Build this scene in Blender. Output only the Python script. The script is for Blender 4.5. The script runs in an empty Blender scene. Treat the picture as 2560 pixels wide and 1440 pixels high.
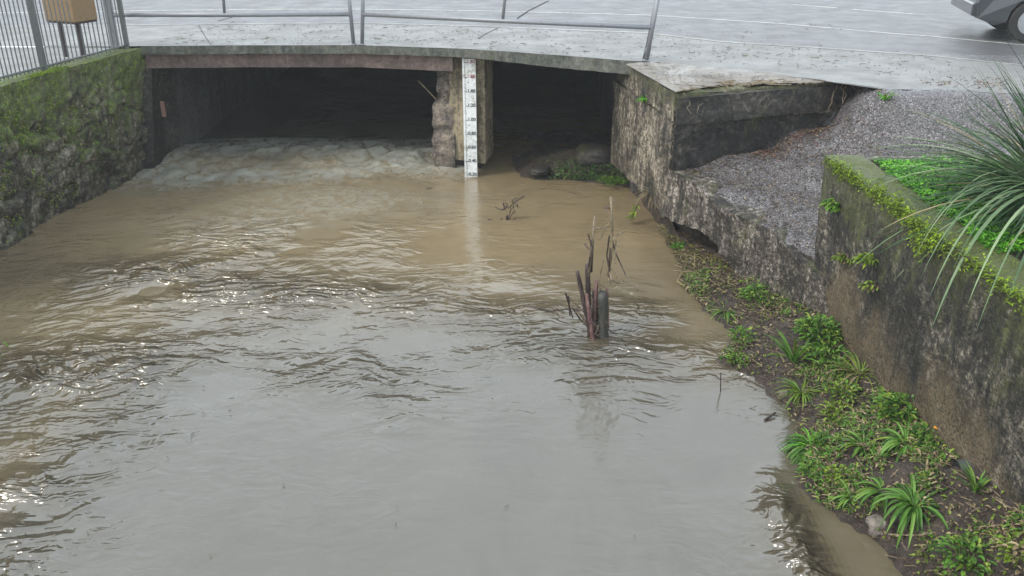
import bpy, math, random
import numpy as np
from mathutils import Vector, Matrix
R = math.radians
random.seed(7); np.random.seed(7)
S = bpy.context.scene
# ------------------------------------------------------------------ camera
PITCH, CAMH, F = R(24), 3.72, 2200.0
cam = bpy.data.objects.new('camera', bpy.data.cameras.new('camera'))
S.collection.objects.link(cam)
cam.location = (0, 0, CAMH); cam.rotation_euler = (R(90)-PITCH, 0, 0)
cam.data.sensor_width = 36; cam.data.lens = F/2560*36; cam.data.clip_end = 2000; cam.data.clip_start = .05
S.camera = cam
# ------------------------------------------------------------------ sky, sun, exposure
SUN_EL, SUN_AZ = R(44), math.atan2(-.90, -.42)      # azimuth of the vector to the sun: x, y
w = bpy.data.worlds.new('World'); S.world = w; w.use_nodes = True
nt = w.node_tree; bg = nt.nodes['Background']
sky = nt.nodes.new('ShaderNodeTexSky'); sky.sky_type = 'NISHITA'; sky.sun_disc = False
sky.sun_elevation = SUN_EL; sky.sun_rotation = SUN_AZ; sky.air_density = 1.5; sky.dust_density = 4; sky.ozone_density = 1
hs = nt.nodes.new('ShaderNodeMixRGB'); hs.blend_type = 'MIX'; hs.inputs[0].default_value = .80
hs.inputs[2].default_value = (8.8, 9.7, 10.4, 1)        # cloud cover
tc = nt.nodes.new('ShaderNodeTexCoord'); cn = nt.nodes.new('ShaderNodeTexNoise'); cn.inputs['Scale'].default_value = 1.6; cn.inputs['Detail'].default_value = 5
cr = nt.nodes.new('ShaderNodeMapRange'); cr.inputs[3].default_value = .78; cr.inputs[4].default_value = 1.22
mu = nt.nodes.new('ShaderNodeMixRGB'); mu.blend_type = 'MULTIPLY'; mu.inputs[0].default_value = 1
nt.links.new(tc.outputs['Generated'], cn.inputs['Vector']); nt.links.new(cn.outputs['Fac'], cr.inputs[0])
nt.links.new(sky.outputs[0], hs.inputs[1]); nt.links.new(hs.outputs[0], mu.inputs[1]); nt.links.new(cr.outputs[0], mu.inputs[2])
sx = nt.nodes.new('ShaderNodeSeparateXYZ'); hz = nt.nodes.new('ShaderNodeMapRange'); hz.inputs[1].default_value = .0; hz.inputs[2].default_value = .42
hz.inputs[3].default_value = 1.55; hz.inputs[4].default_value = 1.0; nt.links.new(tc.outputs['Generated'], sx.inputs[0]); nt.links.new(sx.outputs[2], hz.inputs[0])
m2 = nt.nodes.new('ShaderNodeMixRGB'); m2.blend_type = 'MULTIPLY'; m2.inputs[0].default_value = 1
nt.links.new(mu.outputs[0], m2.inputs[1]); nt.links.new(hz.outputs[0], m2.inputs[2]); mu = m2
nt.links.new(mu.outputs[0], bg.inputs['Color']); bg.inputs['Strength'].default_value = .11
sun = bpy.data.objects.new('sun', bpy.data.lights.new('sun', 'SUN')); S.collection.objects.link(sun)
sun.data.energy = 1.3; sun.data.angle = R(18); sun.data.color = (1, .95, .86)
d = Vector((-.90, -.42, 0)).normalized()*math.cos(SUN_EL) + Vector((0, 0, math.sin(SUN_EL)))
sun.rotation_euler = d.to_track_quat('Z', 'Y').to_euler(); sun.location = (-8, -4, 12)
S.view_settings.view_transform = 'Standard'; S.view_settings.look = 'None'; S.view_settings.gamma = 1
S.view_settings.exposure = .85
# ------------------------------------------------------------------ helpers
CP, SP = math.cos(PITCH), math.sin(PITCH)
def ray(px, py):
    a, b = (px-1280)/F, (py-720)/F
    return Vector((a, CP-b*SP, -(SP+b*CP)))
def P(px, py, z=0):
    r = ray(px, py); return Vector((0, 0, CAMH)) + r*((z-CAMH)/r.z)
def PY(px, py, Y):
    r = ray(px, py); return Vector((0, 0, CAMH)) + r*(Y/r.y)
def PX(px, py, X):
    r = ray(px, py); return Vector((0, 0, CAMH)) + r*(X/r.x)
def _h(ix, iy, iz, s):
    n = (ix*374761393 + iy*668265263 + iz*1274126177 + s*974711) & 0xffffffff
    n = ((n ^ (n >> 13))*1274126177) & 0xffffffff
    return ((n ^ (n >> 16)) & 0xffff)/65535.0
def vnoise(p, seed=0):
    p = np.asarray(p, float); i = np.floor(p).astype(np.int64); f = p-i; u = f*f*(3-2*f); r = 0
    for dx in (0, 1):
        for dy in (0, 1):
            for dz in (0, 1):
                wgt = (u[:, 0] if dx else 1-u[:, 0])*(u[:, 1] if dy else 1-u[:, 1])*(u[:, 2] if dz else 1-u[:, 2])
                r = r + wgt*_h(i[:, 0]+dx, i[:, 1]+dy, i[:, 2]+dz, seed)
    return r*2-1
def fbm(p, seed=0, octs=4, gain=.5):
    r = 0; a = 1; p = np.asarray(p, float)
    for o in range(octs):
        r = r + a*vnoise(p, seed+o*17); p = p*2.03+3.7; a *= gain
    return r
def interp(x, xs, ys): return float(np.interp(x, xs, ys))
def link(name, me, mats, parent=None):
    o = bpy.data.objects.new(name, me); S.collection.objects.link(o)
    for m in (mats if isinstance(mats, (list, tuple)) else [mats]): me.materials.append(m)
    if parent: o.parent = parent
    return o
def mesh(name, vs, fs, mats, parent=None, smooth=False, mi=None, uv=None):
    me = bpy.data.meshes.new(name); me.from_pydata([tuple(v) for v in vs], [], fs); me.update()
    if smooth: me.polygons.foreach_set('use_smooth', [True]*len(me.polygons))
    o = link(name, me, mats, parent)
    if mi is not None: me.polygons.foreach_set('material_index', mi)
    return o
def tag(o, label, cat, group=None, kind=None):
    if label: o['label'] = label
    if cat: o['category'] = cat
    if group: o['group'] = group
    if kind: o['kind'] = kind
    return o
def struct(o): o['kind'] = 'structure'; return o
def empty(name, loc, label, cat, group=None):
    o = bpy.data.objects.new(name, None); S.collection.objects.link(o); o.location = loc
    o.empty_display_size = .2
    return tag(o, label, cat, group)
def world_child(o, parent):          # geometry given in world coordinates under a parent that stands elsewhere
    o.parent = parent; o.matrix_parent_inverse = Matrix.Translation(-parent.location); return o

class MB:
    def __init__(s): s.v = []; s.f = []; s.m = []
    def add(s, vs, fs, m=0):
        b = len(s.v); s.v += [tuple(v) for v in vs]; s.f += [tuple(i+b for i in f) for f in fs]; s.m += [m]*len(fs); return s
    def box(s, c, size, rz=0, m=0, tilt=(0, 0)):
        M = Matrix.Rotation(rz, 3, 'Z') @ Matrix.Rotation(tilt[0], 3, 'X') @ Matrix.Rotation(tilt[1], 3, 'Y')
        c = Vector(c); h = [x/2 for x in size]
        vs = [c+M @ Vector((a*h[0], b*h[1], d_*h[2])) for a in (-1, 1) for b in (-1, 1) for d_ in (-1, 1)]
        return s.add(vs, [(0, 1, 3, 2), (4, 6, 7, 5), (0, 4, 5, 1), (2, 3, 7, 6), (0, 2, 6, 4), (1, 5, 7, 3)], m)
    def tube(s, pts, r, n=8, m=0, cap=True):
        pts = [Vector(p) for p in pts]; k = len(pts)
        rs = r if isinstance(r, (list, tuple)) else [r]*k
        vs = []; prev = None
        for i, p in enumerate(pts):
            t = (pts[min(i+1, k-1)]-pts[max(i-1, 0)]).normalized()
            if prev is None:
                a = t.cross(Vector((0, 0, 1)));
                if a.length < .1: a = t.cross(Vector((1, 0, 0)))
            else: a = prev - t*prev.dot(t)
            a.normalize(); b = t.cross(a); prev = a
            for j in range(n):
                q = 2*math.pi*j/n; vs.append(p+(a*math.cos(q)+b*math.sin(q))*rs[i])
        fs = [(i*n+j, i*n+(j+1) % n, (i+1)*n+(j+1) % n, (i+1)*n+j) for i in range(k-1) for j in range(n)]
        if cap: fs += [tuple(range(n-1, -1, -1)), tuple((k-1)*n+j for j in range(n))]
        return s.add(vs, fs, m)
    def blade(s, p, d_, L, wd, droop, nseg=4, m=0, up=Vector((0, 0, 1)), fold=.25):
        """a leaf: starts at p along d_, droops with length; folded along the midrib"""
        p = Vector(p); d_ = Vector(d_).normalized(); vs = []; q = p.copy()
        for i in range(nseg+1):
            t = i/nseg
            side = d_.cross(up)
            if side.length < .05: side = Vector((1, 0, 0))
            side.normalize(); nrm = side.cross(d_)
            ww = wd*(math.sin(math.pi*min(1, .12+t*.88))**.7 if t < 1 else .04)
            vs += [q-side*ww/2+nrm*ww*fold, q, q+side*ww/2+nrm*ww*fold]
            q = q+d_*L/nseg; d_ = (d_+Vector((0, 0, -1))*droop/nseg).normalized()
        fs = []
        for i in range(nseg):
            b = i*3; fs += [(b, b+1, b+4, b+3), (b+1, b+2, b+5, b+4)]
        return s.add(vs, fs, m)
    def build(s, name, mats, parent=None, smooth=False, bevel=0):
        o = mesh(name, s.v, s.f, mats, parent, smooth, s.m)
        if bevel:
            b = o.modifiers.new('bevel', 'BEVEL'); b.width = bevel; b.segments = 2; b.limit_method = 'ANGLE'
        return o

def loft(rings, sub_ring, sub_len, name, mats, parent=None, amp=0, freq=4, seed=1, octs=4, smooth=True, matfn=None, warp=None, lowz=None):
    """rings: stations of M corner points each; resampled, displaced by noise along normals, capped with grids"""
    M = len(rings[0])
    def resamp(ring):
        out = []
        for i in range(M):
            a, b = Vector(ring[i]), Vector(ring[(i+1) % M]); n = max(1, int(round(sub_ring[i])))
            out += [a.lerp(b, k/n) for k in range(n)]
        return out
    st = []
    for i in range(len(rings)-1):
        for k in range(sub_len[i]):
            t = k/sub_len[i]; st.append([Vector(a).lerp(Vector(b), t) for a, b in zip(rings[i], rings[i+1])])
    st.append(rings[-1])
    rs = [resamp(r) for r in st]; N = len(rs[0]); K = len(rs)
    vs = [v for r in rs for v in r]
    fs = [(i*N+j, (i+1)*N+j, (i+1)*N+(j+1) % N, i*N+(j+1) % N) for i in range(K-1) for j in range(N)]
    if M == 4 and sub_ring[0] == sub_ring[2] and sub_ring[1] == sub_ring[3]:
        a, b = sub_ring[0], sub_ring[1]
        for end in (0, K-1):
            base = end*N; g = {}
            def idx(i, j):
                if j == 0: return base+i
                if i == a: return base+a+j
                if j == b: return base+a+b+(a-i)
                if i == 0: return base+(N-j) % N
                if (i, j) not in g:
                    c = Vector(st[0 if end == 0 else -1][0]); 
                    A, B, C, D = [Vector(x) for x in (st[0] if end == 0 else st[-1])]
                    u, v = i/a, j/b
                    vs.append(A*(1-u)*(1-v)+B*u*(1-v)+C*u*v+D*(1-u)*v); g[(i, j)] = len(vs)-1
                return g[(i, j)]
            for i in range(a):
                for j in range(b):
                    q = (idx(i, j), idx(i+1, j), idx(i+1, j+1), idx(i, j+1))
                    fs.append(q if end == 0 else q[::-1])
    else:
        fs += [tuple(range(N)), tuple((K-1)*N+j for j in range(N))[::-1]]
    o = mesh(name, vs, fs, mats, parent, smooth)
    me = o.data
    if amp:
        co = np.zeros(len(vs)*3); me.vertices.foreach_get('co', co); co = co.reshape(-1, 3)
        no = np.zeros(len(vs)*3); me.vertex_normals.foreach_get('vector', no); no = no.reshape(-1, 3)
        import bmesh
        c = co.mean(0)
        dsp = fbm(co*freq, seed, octs)*amp
        co = co + no*dsp[:, None]
        if warp is not None: co = warp(co)
        me.vertices.foreach_set('co', co.ravel()); me.update()
    return o
def fixn(o):
    import bmesh
    bm = bmesh.new(); bm.from_mesh(o.data); bmesh.ops.recalc_face_normals(bm, faces=bm.faces); bm.to_mesh(o.data); bm.free(); return o
def sharp(o, deg=40):
    try: o.data.set_sharp_from_angle(angle=R(deg))
    except Exception: pass
    return o

# ------------------------------------------------------------------ material builder
def mat(name, base=(.3, .3, .3), rough=.7, spec=.5, metal=0):
    m = bpy.data.materials.new(name); m.use_nodes = True
    b = m.node_tree.nodes['Principled BSDF']; b.inputs['Base Color'].default_value = (*base, 1)
    b.inputs['Roughness'].default_value = rough; b.inputs['Metallic'].default_value = metal
    b.inputs['Specular IOR Level'].default_value = spec
    return m, m.node_tree, b
def N(nt, t, **k):
    n = nt.nodes.new('ShaderNode'+t)
    for a, v in k.items(): setattr(n, a, v)
    return n
def coords(nt, scale=(1, 1, 1), rot=(0, 0, 0)):
    g = N(nt, 'NewGeometry'); mp = N(nt, 'Mapping'); mp.inputs['Scale'].default_value = scale; mp.inputs['Rotation'].default_value = rot
    nt.links.new(g.outputs['Position'], mp.inputs['Vector']); return mp.outputs[0]
def noise(nt, vec, scale, detail=5, rough=.6, dist=0):
    n = N(nt, 'TexNoise'); n.inputs['Scale'].default_value = scale; n.inputs['Detail'].default_value = detail
    n.inputs['Roughness'].default_value = rough; n.inputs['Distortion'].default_value = dist
    nt.links.new(vec, n.inputs['Vector']); return n.outputs['Fac']
def ramp(nt, fac, stops, interp_='LINEAR'):
    r = N(nt, 'ValToRGB'); r.color_ramp.interpolation = interp_; e = r.color_ramp.elements
    while len(e) < len(stops): e.new(.5)
    for el, (p, c) in zip(e, stops):
        el.position = p; el.color = (*c, 1) if isinstance(c, tuple) else (c, c, c, 1)
    nt.links.new(fac, r.inputs[0]); return r.outputs[0]
def mixc(nt, fac, a, b, mode='MIX'):
    m = N(nt, 'MixRGB'); m.blend_type = mode
    for i, x in ((0, fac), (1, a), (2, b)):
        if isinstance(x, (int, float)): m.inputs[i].default_value = x
        elif isinstance(x, tuple): m.inputs[i].default_value = (*x, 1)
        else: nt.links.new(x, m.inputs[i])
    return m.outputs[0]
def math_(nt, op, a, b=None, clamp=False):
    m = N(nt, 'Math', operation=op, use_clamp=clamp)
    for i, x in ((0, a), (1, b)):
        if x is None: continue
        if isinstance(x, (int, float)): m.inputs[i].default_value = x
        else: nt.links.new(x, m.inputs[i])
    return m.outputs[0]
def bump(nt, b, h, dist=.01, strength=1, prev=None):
    n = N(nt, 'Bump'); n.inputs['Distance'].default_value = dist
    if isinstance(strength, (int, float)): n.inputs['Strength'].default_value = strength
    else: nt.links.new(strength, n.inputs['Strength'])
    nt.links.new(h, n.inputs['Height'])
    if prev is not None: nt.links.new(prev, n.inputs['Normal'])
    nt.links.new(n.outputs[0], b.inputs['Normal']); return n.outputs[0]
def sepz(nt):
    g = N(nt, 'NewGeometry'); s = N(nt, 'SeparateXYZ'); nt.links.new(g.outputs['Position'], s.inputs[0]); return s.outputs
def upness(nt):
    g = N(nt, 'NewGeometry'); s = N(nt, 'SeparateXYZ'); nt.links.new(g.outputs['True Normal'], s.inputs[0]); return s.outputs[2]

def concrete(name, stops, moss=None, moss_amt=.5, moss_z=None, rough=(.55, .9), grain=60, streak=True, bumpd=.006, pits=1., top=None, foot=None):
    """weathered concrete: blotches, vertical streaks, pitted pebbly grain, moss where it grows"""
    m, nt, b = mat(name)
    v = coords(nt); vst = coords(nt, (1, 1, .18)) if streak else v
    big = noise(nt, v, 1.7, 6, .65); st = noise(nt, vst, 9, 5, .7, .4); gr = noise(nt, v, grain, 4, .8)
    mixv = math_(nt, 'ADD', math_(nt, 'MULTIPLY', big, .45), math_(nt, 'MULTIPLY', st, .40))
    mixv = math_(nt, 'ADD', mixv, math_(nt, 'MULTIPLY', gr, .30))
    md = noise(nt, v, grain*.4, 4, .75); mixv = math_(nt, 'ADD', mixv, math_(nt, 'MULTIPLY', math_(nt, 'SUBTRACT', md, .5), .55))
    mixv = math_(nt, 'ADD', math_(nt, 'MULTIPLY', math_(nt, 'SUBTRACT', mixv, .575), 2.2), .51)
    col = ramp(nt, mixv, stops)
    # dark pits and pale grit
    vo = N(nt, 'TexVoronoi'); vo.inputs['Scale'].default_value = grain*.55; vo.inputs['Randomness'].default_value = 1
    nt.links.new(v, vo.inputs['Vector'])
    pit = ramp(nt, vo.outputs['Distance'], [(.0, 1.), (.28, .25), (.5, 0.)])
    sel = ramp(nt, noise(nt, v, grain*.3, 3), [(.42, 0.), (.62, 1.)])
    pit = math_(nt, 'MULTIPLY', math_(nt, 'MULTIPLY', pit, sel), .8*pits)
    col = mixc(nt, pit, col, (.012, .010, .008))
    grit = ramp(nt, noise(nt, v, grain*1.4, 2, .5), [(.62, 0.), (.72, 1.)])
    col = mixc(nt, math_(nt, 'MULTIPLY', grit, .35*pits), col, (.30, .27, .22))
    if foot:
        z = sepz(nt)[2]; mr = N(nt, 'MapRange'); mr.inputs[1].default_value = foot[0]; mr.inputs[2].default_value = foot[1]; mr.inputs[3].default_value = .36; mr.inputs[4].default_value = -.16
        nt.links.new(z, mr.inputs[0]); ff_ = ramp(nt, math_(nt, 'ADD', noise(nt, coords(nt, (1, 1, .5)), 1.6, 5, .6), mr.outputs[0]), [(.55, 0.), (.72, 1.)])
        col = mixc(nt, math_(nt, 'MULTIPLY', ff_, ramp(nt, gr, [(.36, .0), (.56, .85)])), col, foot[2])
    if moss:
        mn = noise(nt, coords(nt, (1, 1, .35)), 3.2, 6, .7)
        up = upness(nt)
        mm = math_(nt, 'ADD', mn, math_(nt, 'MULTIPLY', up, .10))
        if moss_z:
            z = sepz(nt)[2]; mr = N(nt, 'MapRange'); mr.inputs[1].default_value = moss_z[0]; mr.inputs[2].default_value = moss_z[1]
            mr.inputs[3].default_value = -.22; mr.inputs[4].default_value = .12; nt.links.new(z, mr.inputs[0]); mm = math_(nt, 'ADD', mm, mr.outputs[0])
        f = ramp(nt, mm, [(.62-moss_amt*.25, 0.), (.78-moss_amt*.25, 1.)])
        f = math_(nt, 'MULTIPLY', f, ramp(nt, noise(nt, v, 28, 4, .7), [(.35, .15), (.6, 1.)]))
        mc = ramp(nt, noise(nt, v, 14, 5, .7), [(.3, moss[0]), (.55, moss[1]), (.75, moss[2])])
        col = mixc(nt, f, col, mc)
    if top is not None:
        col = mixc(nt, ramp(nt, upness(nt), [(.75, 0.), (.92, 1.)]), col, top)
    nt.links.new(col, b.inputs['Base Color'])
    rr = N(nt, 'MapRange'); rr.inputs[3].default_value = rough[0]; rr.inputs[4].default_value = rough[1]
    nt.links.new(st, rr.inputs[0]); nt.links.new(rr.outputs[0], b.inputs['Roughness'])
    h = math_(nt, 'SUBTRACT', math_(nt, 'ADD', math_(nt, 'ADD', gr, math_(nt, 'MULTIPLY', md, 1.6)), math_(nt, 'MULTIPLY', st, .6)), math_(nt, 'MULTIPLY', pit, 1.0))
    bump(nt, b, h, bumpd, .9)
    return m
MOSS = ((.035, .050, .010), (.085, .125, .015), (.20, .30, .02))
DMOSS = ((.030, .034, .010), (.060, .070, .014), (.12, .13, .025))
m_wallC = concrete('mossy stone', [(.34, (.013, .012, .008)), (.50, (.050, .044, .030)), (.64, (.105, .090, .062)), (.84, (.26, .24, .19))], MOSS, .78, (-.4, 2.0), (.45, .85), 34, True, .012)
m_wallA = concrete('stained concrete brown', [(.38, (.014, .012, .009)), (.50, (.062, .053, .040)), (.62, (.13, .11, .082)), (.78, (.36, .31, .24))], DMOSS, .35, (1.25, 1.7), (.5, .85), 55, True, .010)
m_dark = concrete('dark wet and shaded concrete', [(.36, (.006, .0055, .005)), (.52, (.018, .016, .013)), (.70, (.045, .038, .031)), (.9, (.11, .10, .08))], DMOSS, .15, None, (.5, .85), 45, False, .008, .4)  # wet dark concrete; also paints the shade of the block wall's right face
m_wallB = concrete('pebbled dark concrete', [(.36, (.003, .0027, .002)), (.50, (.014, .012, .0095)), (.61, (.038, .033, .025)), (.72, (.10, .085, .063)), (.86, (.28, .245, .20))], DMOSS, .62, (.8, 1.6), (.35, .75), 50, True, .018, 1., (.085, .10, .03), (.2, 1.2, (.15, .11, .063)))
m_wallD = concrete('crumbling kerb concrete', [(.38, (.012, .010, .008)), (.50, (.052, .043, .034)), (.62, (.12, .10, .082)), (.78, (.38, .34, .30))], DMOSS, .2, None, (.4, .8), 55, True, .012)
m_slabedge = concrete('damp slab concrete', [(.36, (.035, .038, .032)), (.52, (.070, .076, .066)), (.68, (.11, .11, .095)), (.85, (.17, .16, .14))], DMOSS, .35, None, (.6, .9), 40, True, .004, .4)
m_beam = concrete('reddish beam concrete', [(.36, (.075, .055, .048)), (.52, (.12, .085, .075)), (.68, (.155, .11, .095)), (.85, (.2, .16, .14))], None, 0, None, (.7, .9), 40, True, .003, .2)
m_pier = concrete('yellowed pier concrete', [(.36, (.12, .10, .065)), (.52, (.24, .20, .13)), (.68, (.32, .27, .18)), (.85, (.38, .33, .25))], None, 0, None, (.7, .95), 40, True, .005, .5)
m_stone = concrete('pier rubble stone', [(.36, (.05, .042, .035)), (.52, (.12, .10, .085)), (.7, (.22, .18, .14)), (.85, (.34, .28, .22))], DMOSS, .1, None, (.6, .9), 30, True, .01, .7)
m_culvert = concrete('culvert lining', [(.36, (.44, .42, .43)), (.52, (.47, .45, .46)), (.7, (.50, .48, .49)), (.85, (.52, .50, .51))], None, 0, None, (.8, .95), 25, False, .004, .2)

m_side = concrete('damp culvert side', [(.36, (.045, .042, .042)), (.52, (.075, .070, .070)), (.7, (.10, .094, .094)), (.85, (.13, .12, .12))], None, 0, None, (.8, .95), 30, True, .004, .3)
def wet_ground(name, a, b_, c, rough=(.18, .6), grain=90, puddle=.5, bumpd=.004, stretch=(1, 1, 1), spec=.5, marks=True):
    m, nt, b = mat(name, spec=spec)
    v = coords(nt, stretch); big = noise(nt, v, .9, 5, .6); mid = noise(nt, v, 6, 6, .7, .5); gr = noise(nt, v, grain, 3, .7)
    mv = math_(nt, 'ADD', math_(nt, 'MULTIPLY', big, .5), math_(nt, 'MULTIPLY', mid, .5))
    col = ramp(nt, mv, [(.38, a), (.52, b_), (.66, c)])
    col = mixc(nt, math_(nt, 'MULTIPLY', ramp(nt, gr, [(.30, 1.), (.46, 0.)]), .5), col, (.03, .028, .026))
    if marks:
        dk = noise(nt, coords(nt, (1.2, 5, 1)), 11, 4, .75, 1.2)
        f = ramp(nt, dk, [(.60, 0.), (.68, .7)]); col = mixc(nt, f, col, (.05, .05, .05))
        # hairline cracks
        vo = N(nt, 'TexVoronoi'); vo.feature = 'DISTANCE_TO_EDGE'; vo.inputs['Scale'].default_value = 1.3
        wn = N(nt, 'TexNoise'); wn.inputs['Scale'].default_value = 3; nt.links.new(v, wn.inputs['Vector'])
        va = N(nt, 'VectorMath', operation='ADD'); vm = N(nt, 'VectorMath', operation='SCALE'); vm.inputs['Scale'].default_value = .35
        nt.links.new(wn.outputs['Color'], vm.inputs[0]); nt.links.new(v, va.inputs[0]); nt.links.new(vm.outputs[0], va.inputs[1]); nt.links.new(va.outputs[0], vo.inputs['Vector'])
        ck = ramp(nt, vo.outputs['Distance'], [(.0, .75), (.012, 0.)]); ck = math_(nt, 'MULTIPLY', ck, ramp(nt, big, [(.45, 0.), (.55, 1.)]))
        col = mixc(nt, ck, col, (.035, .033, .03))
    nt.links.new(col, b.inputs['Base Color'])
    pr = ramp(nt, noise(nt, v, 2.3, 4, .6), [(.5-.2*puddle, rough[0]), (.68, rough[1])]); nt.links.new(pr, b.inputs['Roughness'])
    bump(nt, b, math_(nt, 'ADD', gr, mid), bumpd, .8)
    return m
m_pave = wet_ground('wet pavement concrete', (.13, .127, .120), (.165, .162, .153), (.20, .197, .187), (.38, .58), 70, .6, .006)
m_road = wet_ground('wet asphalt', (.075, .073, .076), (.09, .088, .092), (.105, .103, .108), (.36, .5), 120, .8, .004, (1, 1, 1), .5)
m_line, nt_, b_l = mat('road paint', (.72, .72, .70), .5); nt_.links.new(ramp(nt_, noise(nt_, coords(nt_), 7, 6, .75), [(.36, (.16, .16, .165)), (.50, (.62, .62, .60))]), b_l.inputs['Base Color'])
m_kerb = wet_ground('kerb concrete', (.15, .15, .145), (.26, .26, .25), (.38, .38, .37), (.4, .6), 60, .5, .003)
m_walltop = wet_ground('worn wall top concrete', (.10, .088, .075), (.19, .165, .14), (.27, .24, .21), (.25, .7), 60, .5, .010)
# the ramp: wet exposed aggregate
def mk_ramp():
    m, nt, b = mat('wet gravelly concrete')
    v = coords(nt)
    vo = N(nt, 'TexVoronoi'); vo.inputs['Scale'].default_value = 62; nt.links.new(v, vo.inputs['Vector'])
    vo2 = N(nt, 'TexVoronoi'); vo2.inputs['Scale'].default_value = 120; nt.links.new(v, vo2.inputs['Vector'])
    sep = N(nt, 'SeparateXYZ'); nt.links.new(vo.outputs['Color'], sep.inputs[0])
    peb = ramp(nt, sep.outputs[0], [(.0, (.06, .055, .055)), (.5, (.11, .10, .107)), (.82, (.18, .165, .175)), (1., (.42, .40, .41))])
    big = noise(nt, v, 2.2, 5, .65)
    col = mixc(nt, ramp(nt, big, [(.35, .8), (.62, .3)]), peb, (.165, .155, .158)); col = mixc(nt, ramp(nt, noise(nt, v, 7, 6, .75, .8), [(.54, 0.), (.64, .65)]), col, (.035, .028, .025))
    col = mixc(nt, ramp(nt, vo.outputs['Distance'], [(.46, 0.), (.66, .75)]), col, (.02, .018, .018))
    nt.links.new(col, b.inputs['Base Color'])
    b.inputs['Roughness'].default_value = .26
    h = math_(nt, 'ADD', math_(nt, 'MULTIPLY', vo.outputs['Distance'], -1.), math_(nt, 'MULTIPLY', vo2.outputs['Distance'], -.5))
    h = math_(nt, 'ADD', h, math_(nt, 'MULTIPLY', noise(nt, v, 20, 5, .7), 1.2))
    bump(nt, b, h, .010, .9)
    return m
m_ramp = mk_ramp()
def mk_mud():
    m, nt, b = mat('wet mud')
    v = coords(nt)
    col = ramp(nt, noise(nt, v, 5, 8, .75, .6), [(.34, (.020, .014, .010)), (.5, (.048, .035, .027)), (.62, (.085, .062, .048)), (.76, (.15, .12, .10))])
    grit = ramp(nt, noise(nt, v, 70, 3, .6), [(.58, 0.), (.7, .8)]); col = mixc(nt, grit, col, (.17, .14, .12))
    nt.links.new(col, b.inputs['Base Color'])
    nt.links.new(ramp(nt, noise(nt, v, 8, 4), [(.4, .3), (.6, .75)]), b.inputs['Roughness'])
    bump(nt, b, math_(nt, 'ADD', noise(nt, v, 25, 6, .75), math_(nt, 'MULTIPLY', noise(nt, v, 90, 3, .7), .5)), .03, 1)
    return m
m_mud = mk_mud()
def leafmat(name, c1, c2, c3, trans=.35, rough=.45):
    m, nt, b = mat(name, rough=rough, spec=.4)
    g = N(nt, 'NewGeometry'); v = coords(nt)
    f = math_(nt, 'ADD', math_(nt, 'MULTIPLY', g.outputs['Random Per Island'], .75), math_(nt, 'MULTIPLY', noise(nt, v, 9, 3), .25))
    col = ramp(nt, f, [(.15, c1), (.5, c2), (.9, c3)]); nt.links.new(col, b.inputs['Base Color'])
    tr = N(nt, 'BsdfTranslucent'); nt.links.new(col, tr.inputs['Color'])
    mx = N(nt, 'MixShader'); mx.inputs[0].default_value = trans
    nt.links.new(b.outputs[0], mx.inputs[1]); nt.links.new(tr.outputs[0], mx.inputs[2]); nt.links.new(mx.outputs[0], nt.nodes['Material Output'].inputs['Surface'])
    return m
m_leaf = leafmat('weed leaf green', (.035, .085, .012), (.075, .19, .022), (.17, .34, .045))
m_leafy = leafmat('yellow green leaf', (.075, .11, .015), (.15, .24, .025), (.30, .40, .06))
m_strap = leafmat('grass blade green', (.040, .11, .016), (.09, .22, .03), (.22, .38, .08))
m_orn = leafmat('ornamental grass blade', (.010, .030, .012), (.030, .085, .030), (.15, .24, .11), .25, .38)
m_ostrap = leafmat('pale arching blade', (.06, .11, .05), (.14, .22, .11), (.34, .44, .24), .3, .4)
m_cover = leafmat('bright ground cover', (.03, .13, .008), (.09, .34, .014), (.24, .58, .04), .3)
m_mossy = leafmat('moss tufts', (.06, .09, .008), (.13, .20, .012), (.28, .42, .02), .2, .8)
m_litter = leafmat('dead leaves brown', (.025, .016, .011), (.060, .038, .025), (.18, .13, .09), .1, .5)
m_red = leafmat('dead leaves red', (.06, .018, .012), (.14, .035, .025), (.32, .16, .12), .1, .45)
m_straw = leafmat('dry straw', (.10, .075, .04), (.22, .17, .09), (.40, .33, .19), .1, .6)
def woodmat(name, a, b_, c):
    m, nt, b = mat(name, rough=.6); v = coords(nt, (1, 1, .25))
    nt.links.new(ramp(nt, noise(nt, v, 45, 5, .7, .5), [(.32, a), (.5, b_), (.7, c)]), b.inputs['Base Color'])
    bump(nt, b, noise(nt, v, 60, 4, .7), .004, 1); return m
m_wood = woodmat('wet dark wood', (.014, .010, .009), (.040, .026, .022), (.09, .06, .05))
m_woodg = woodmat('mossy grey wood', (.022, .024, .020), (.050, .050, .042), (.10, .095, .08))
m_redwood = woodmat('reddish split wood', (.05, .02, .02), (.13, .065, .06), (.30, .20, .18))
m_twig = woodmat('pale twig', (.07, .05, .03), (.17, .13, .08), (.34, .28, .19))
def metal(name, c, rough=.45, rust=.12):
    m, nt, b = mat(name, c, rough, .5, .35); v = coords(nt)
    f = ramp(nt, noise(nt, v, 22, 5, .7), [(.55, 0.), (.72, rust*4 if rust*4 < 1 else 1.)])
    nt.links.new(mixc(nt, f, c, (.10, .06, .04)), b.inputs['Base Color']); bump(nt, b, noise(nt, v, 80, 3), .001, .6); return m
m_rail = metal('galvanised rail paint', (.22, .23, .25))
m_fence = metal('grey fence paint', (.10, .11, .11))
m_post = metal('flat grey paint', (.20, .22, .23))
m_bin = metal('ochre painted sheet', (.20, .135, .07), .6, .2)
m_binleg = metal('dark leg paint', (.03, .02, .025), .6)

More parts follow.
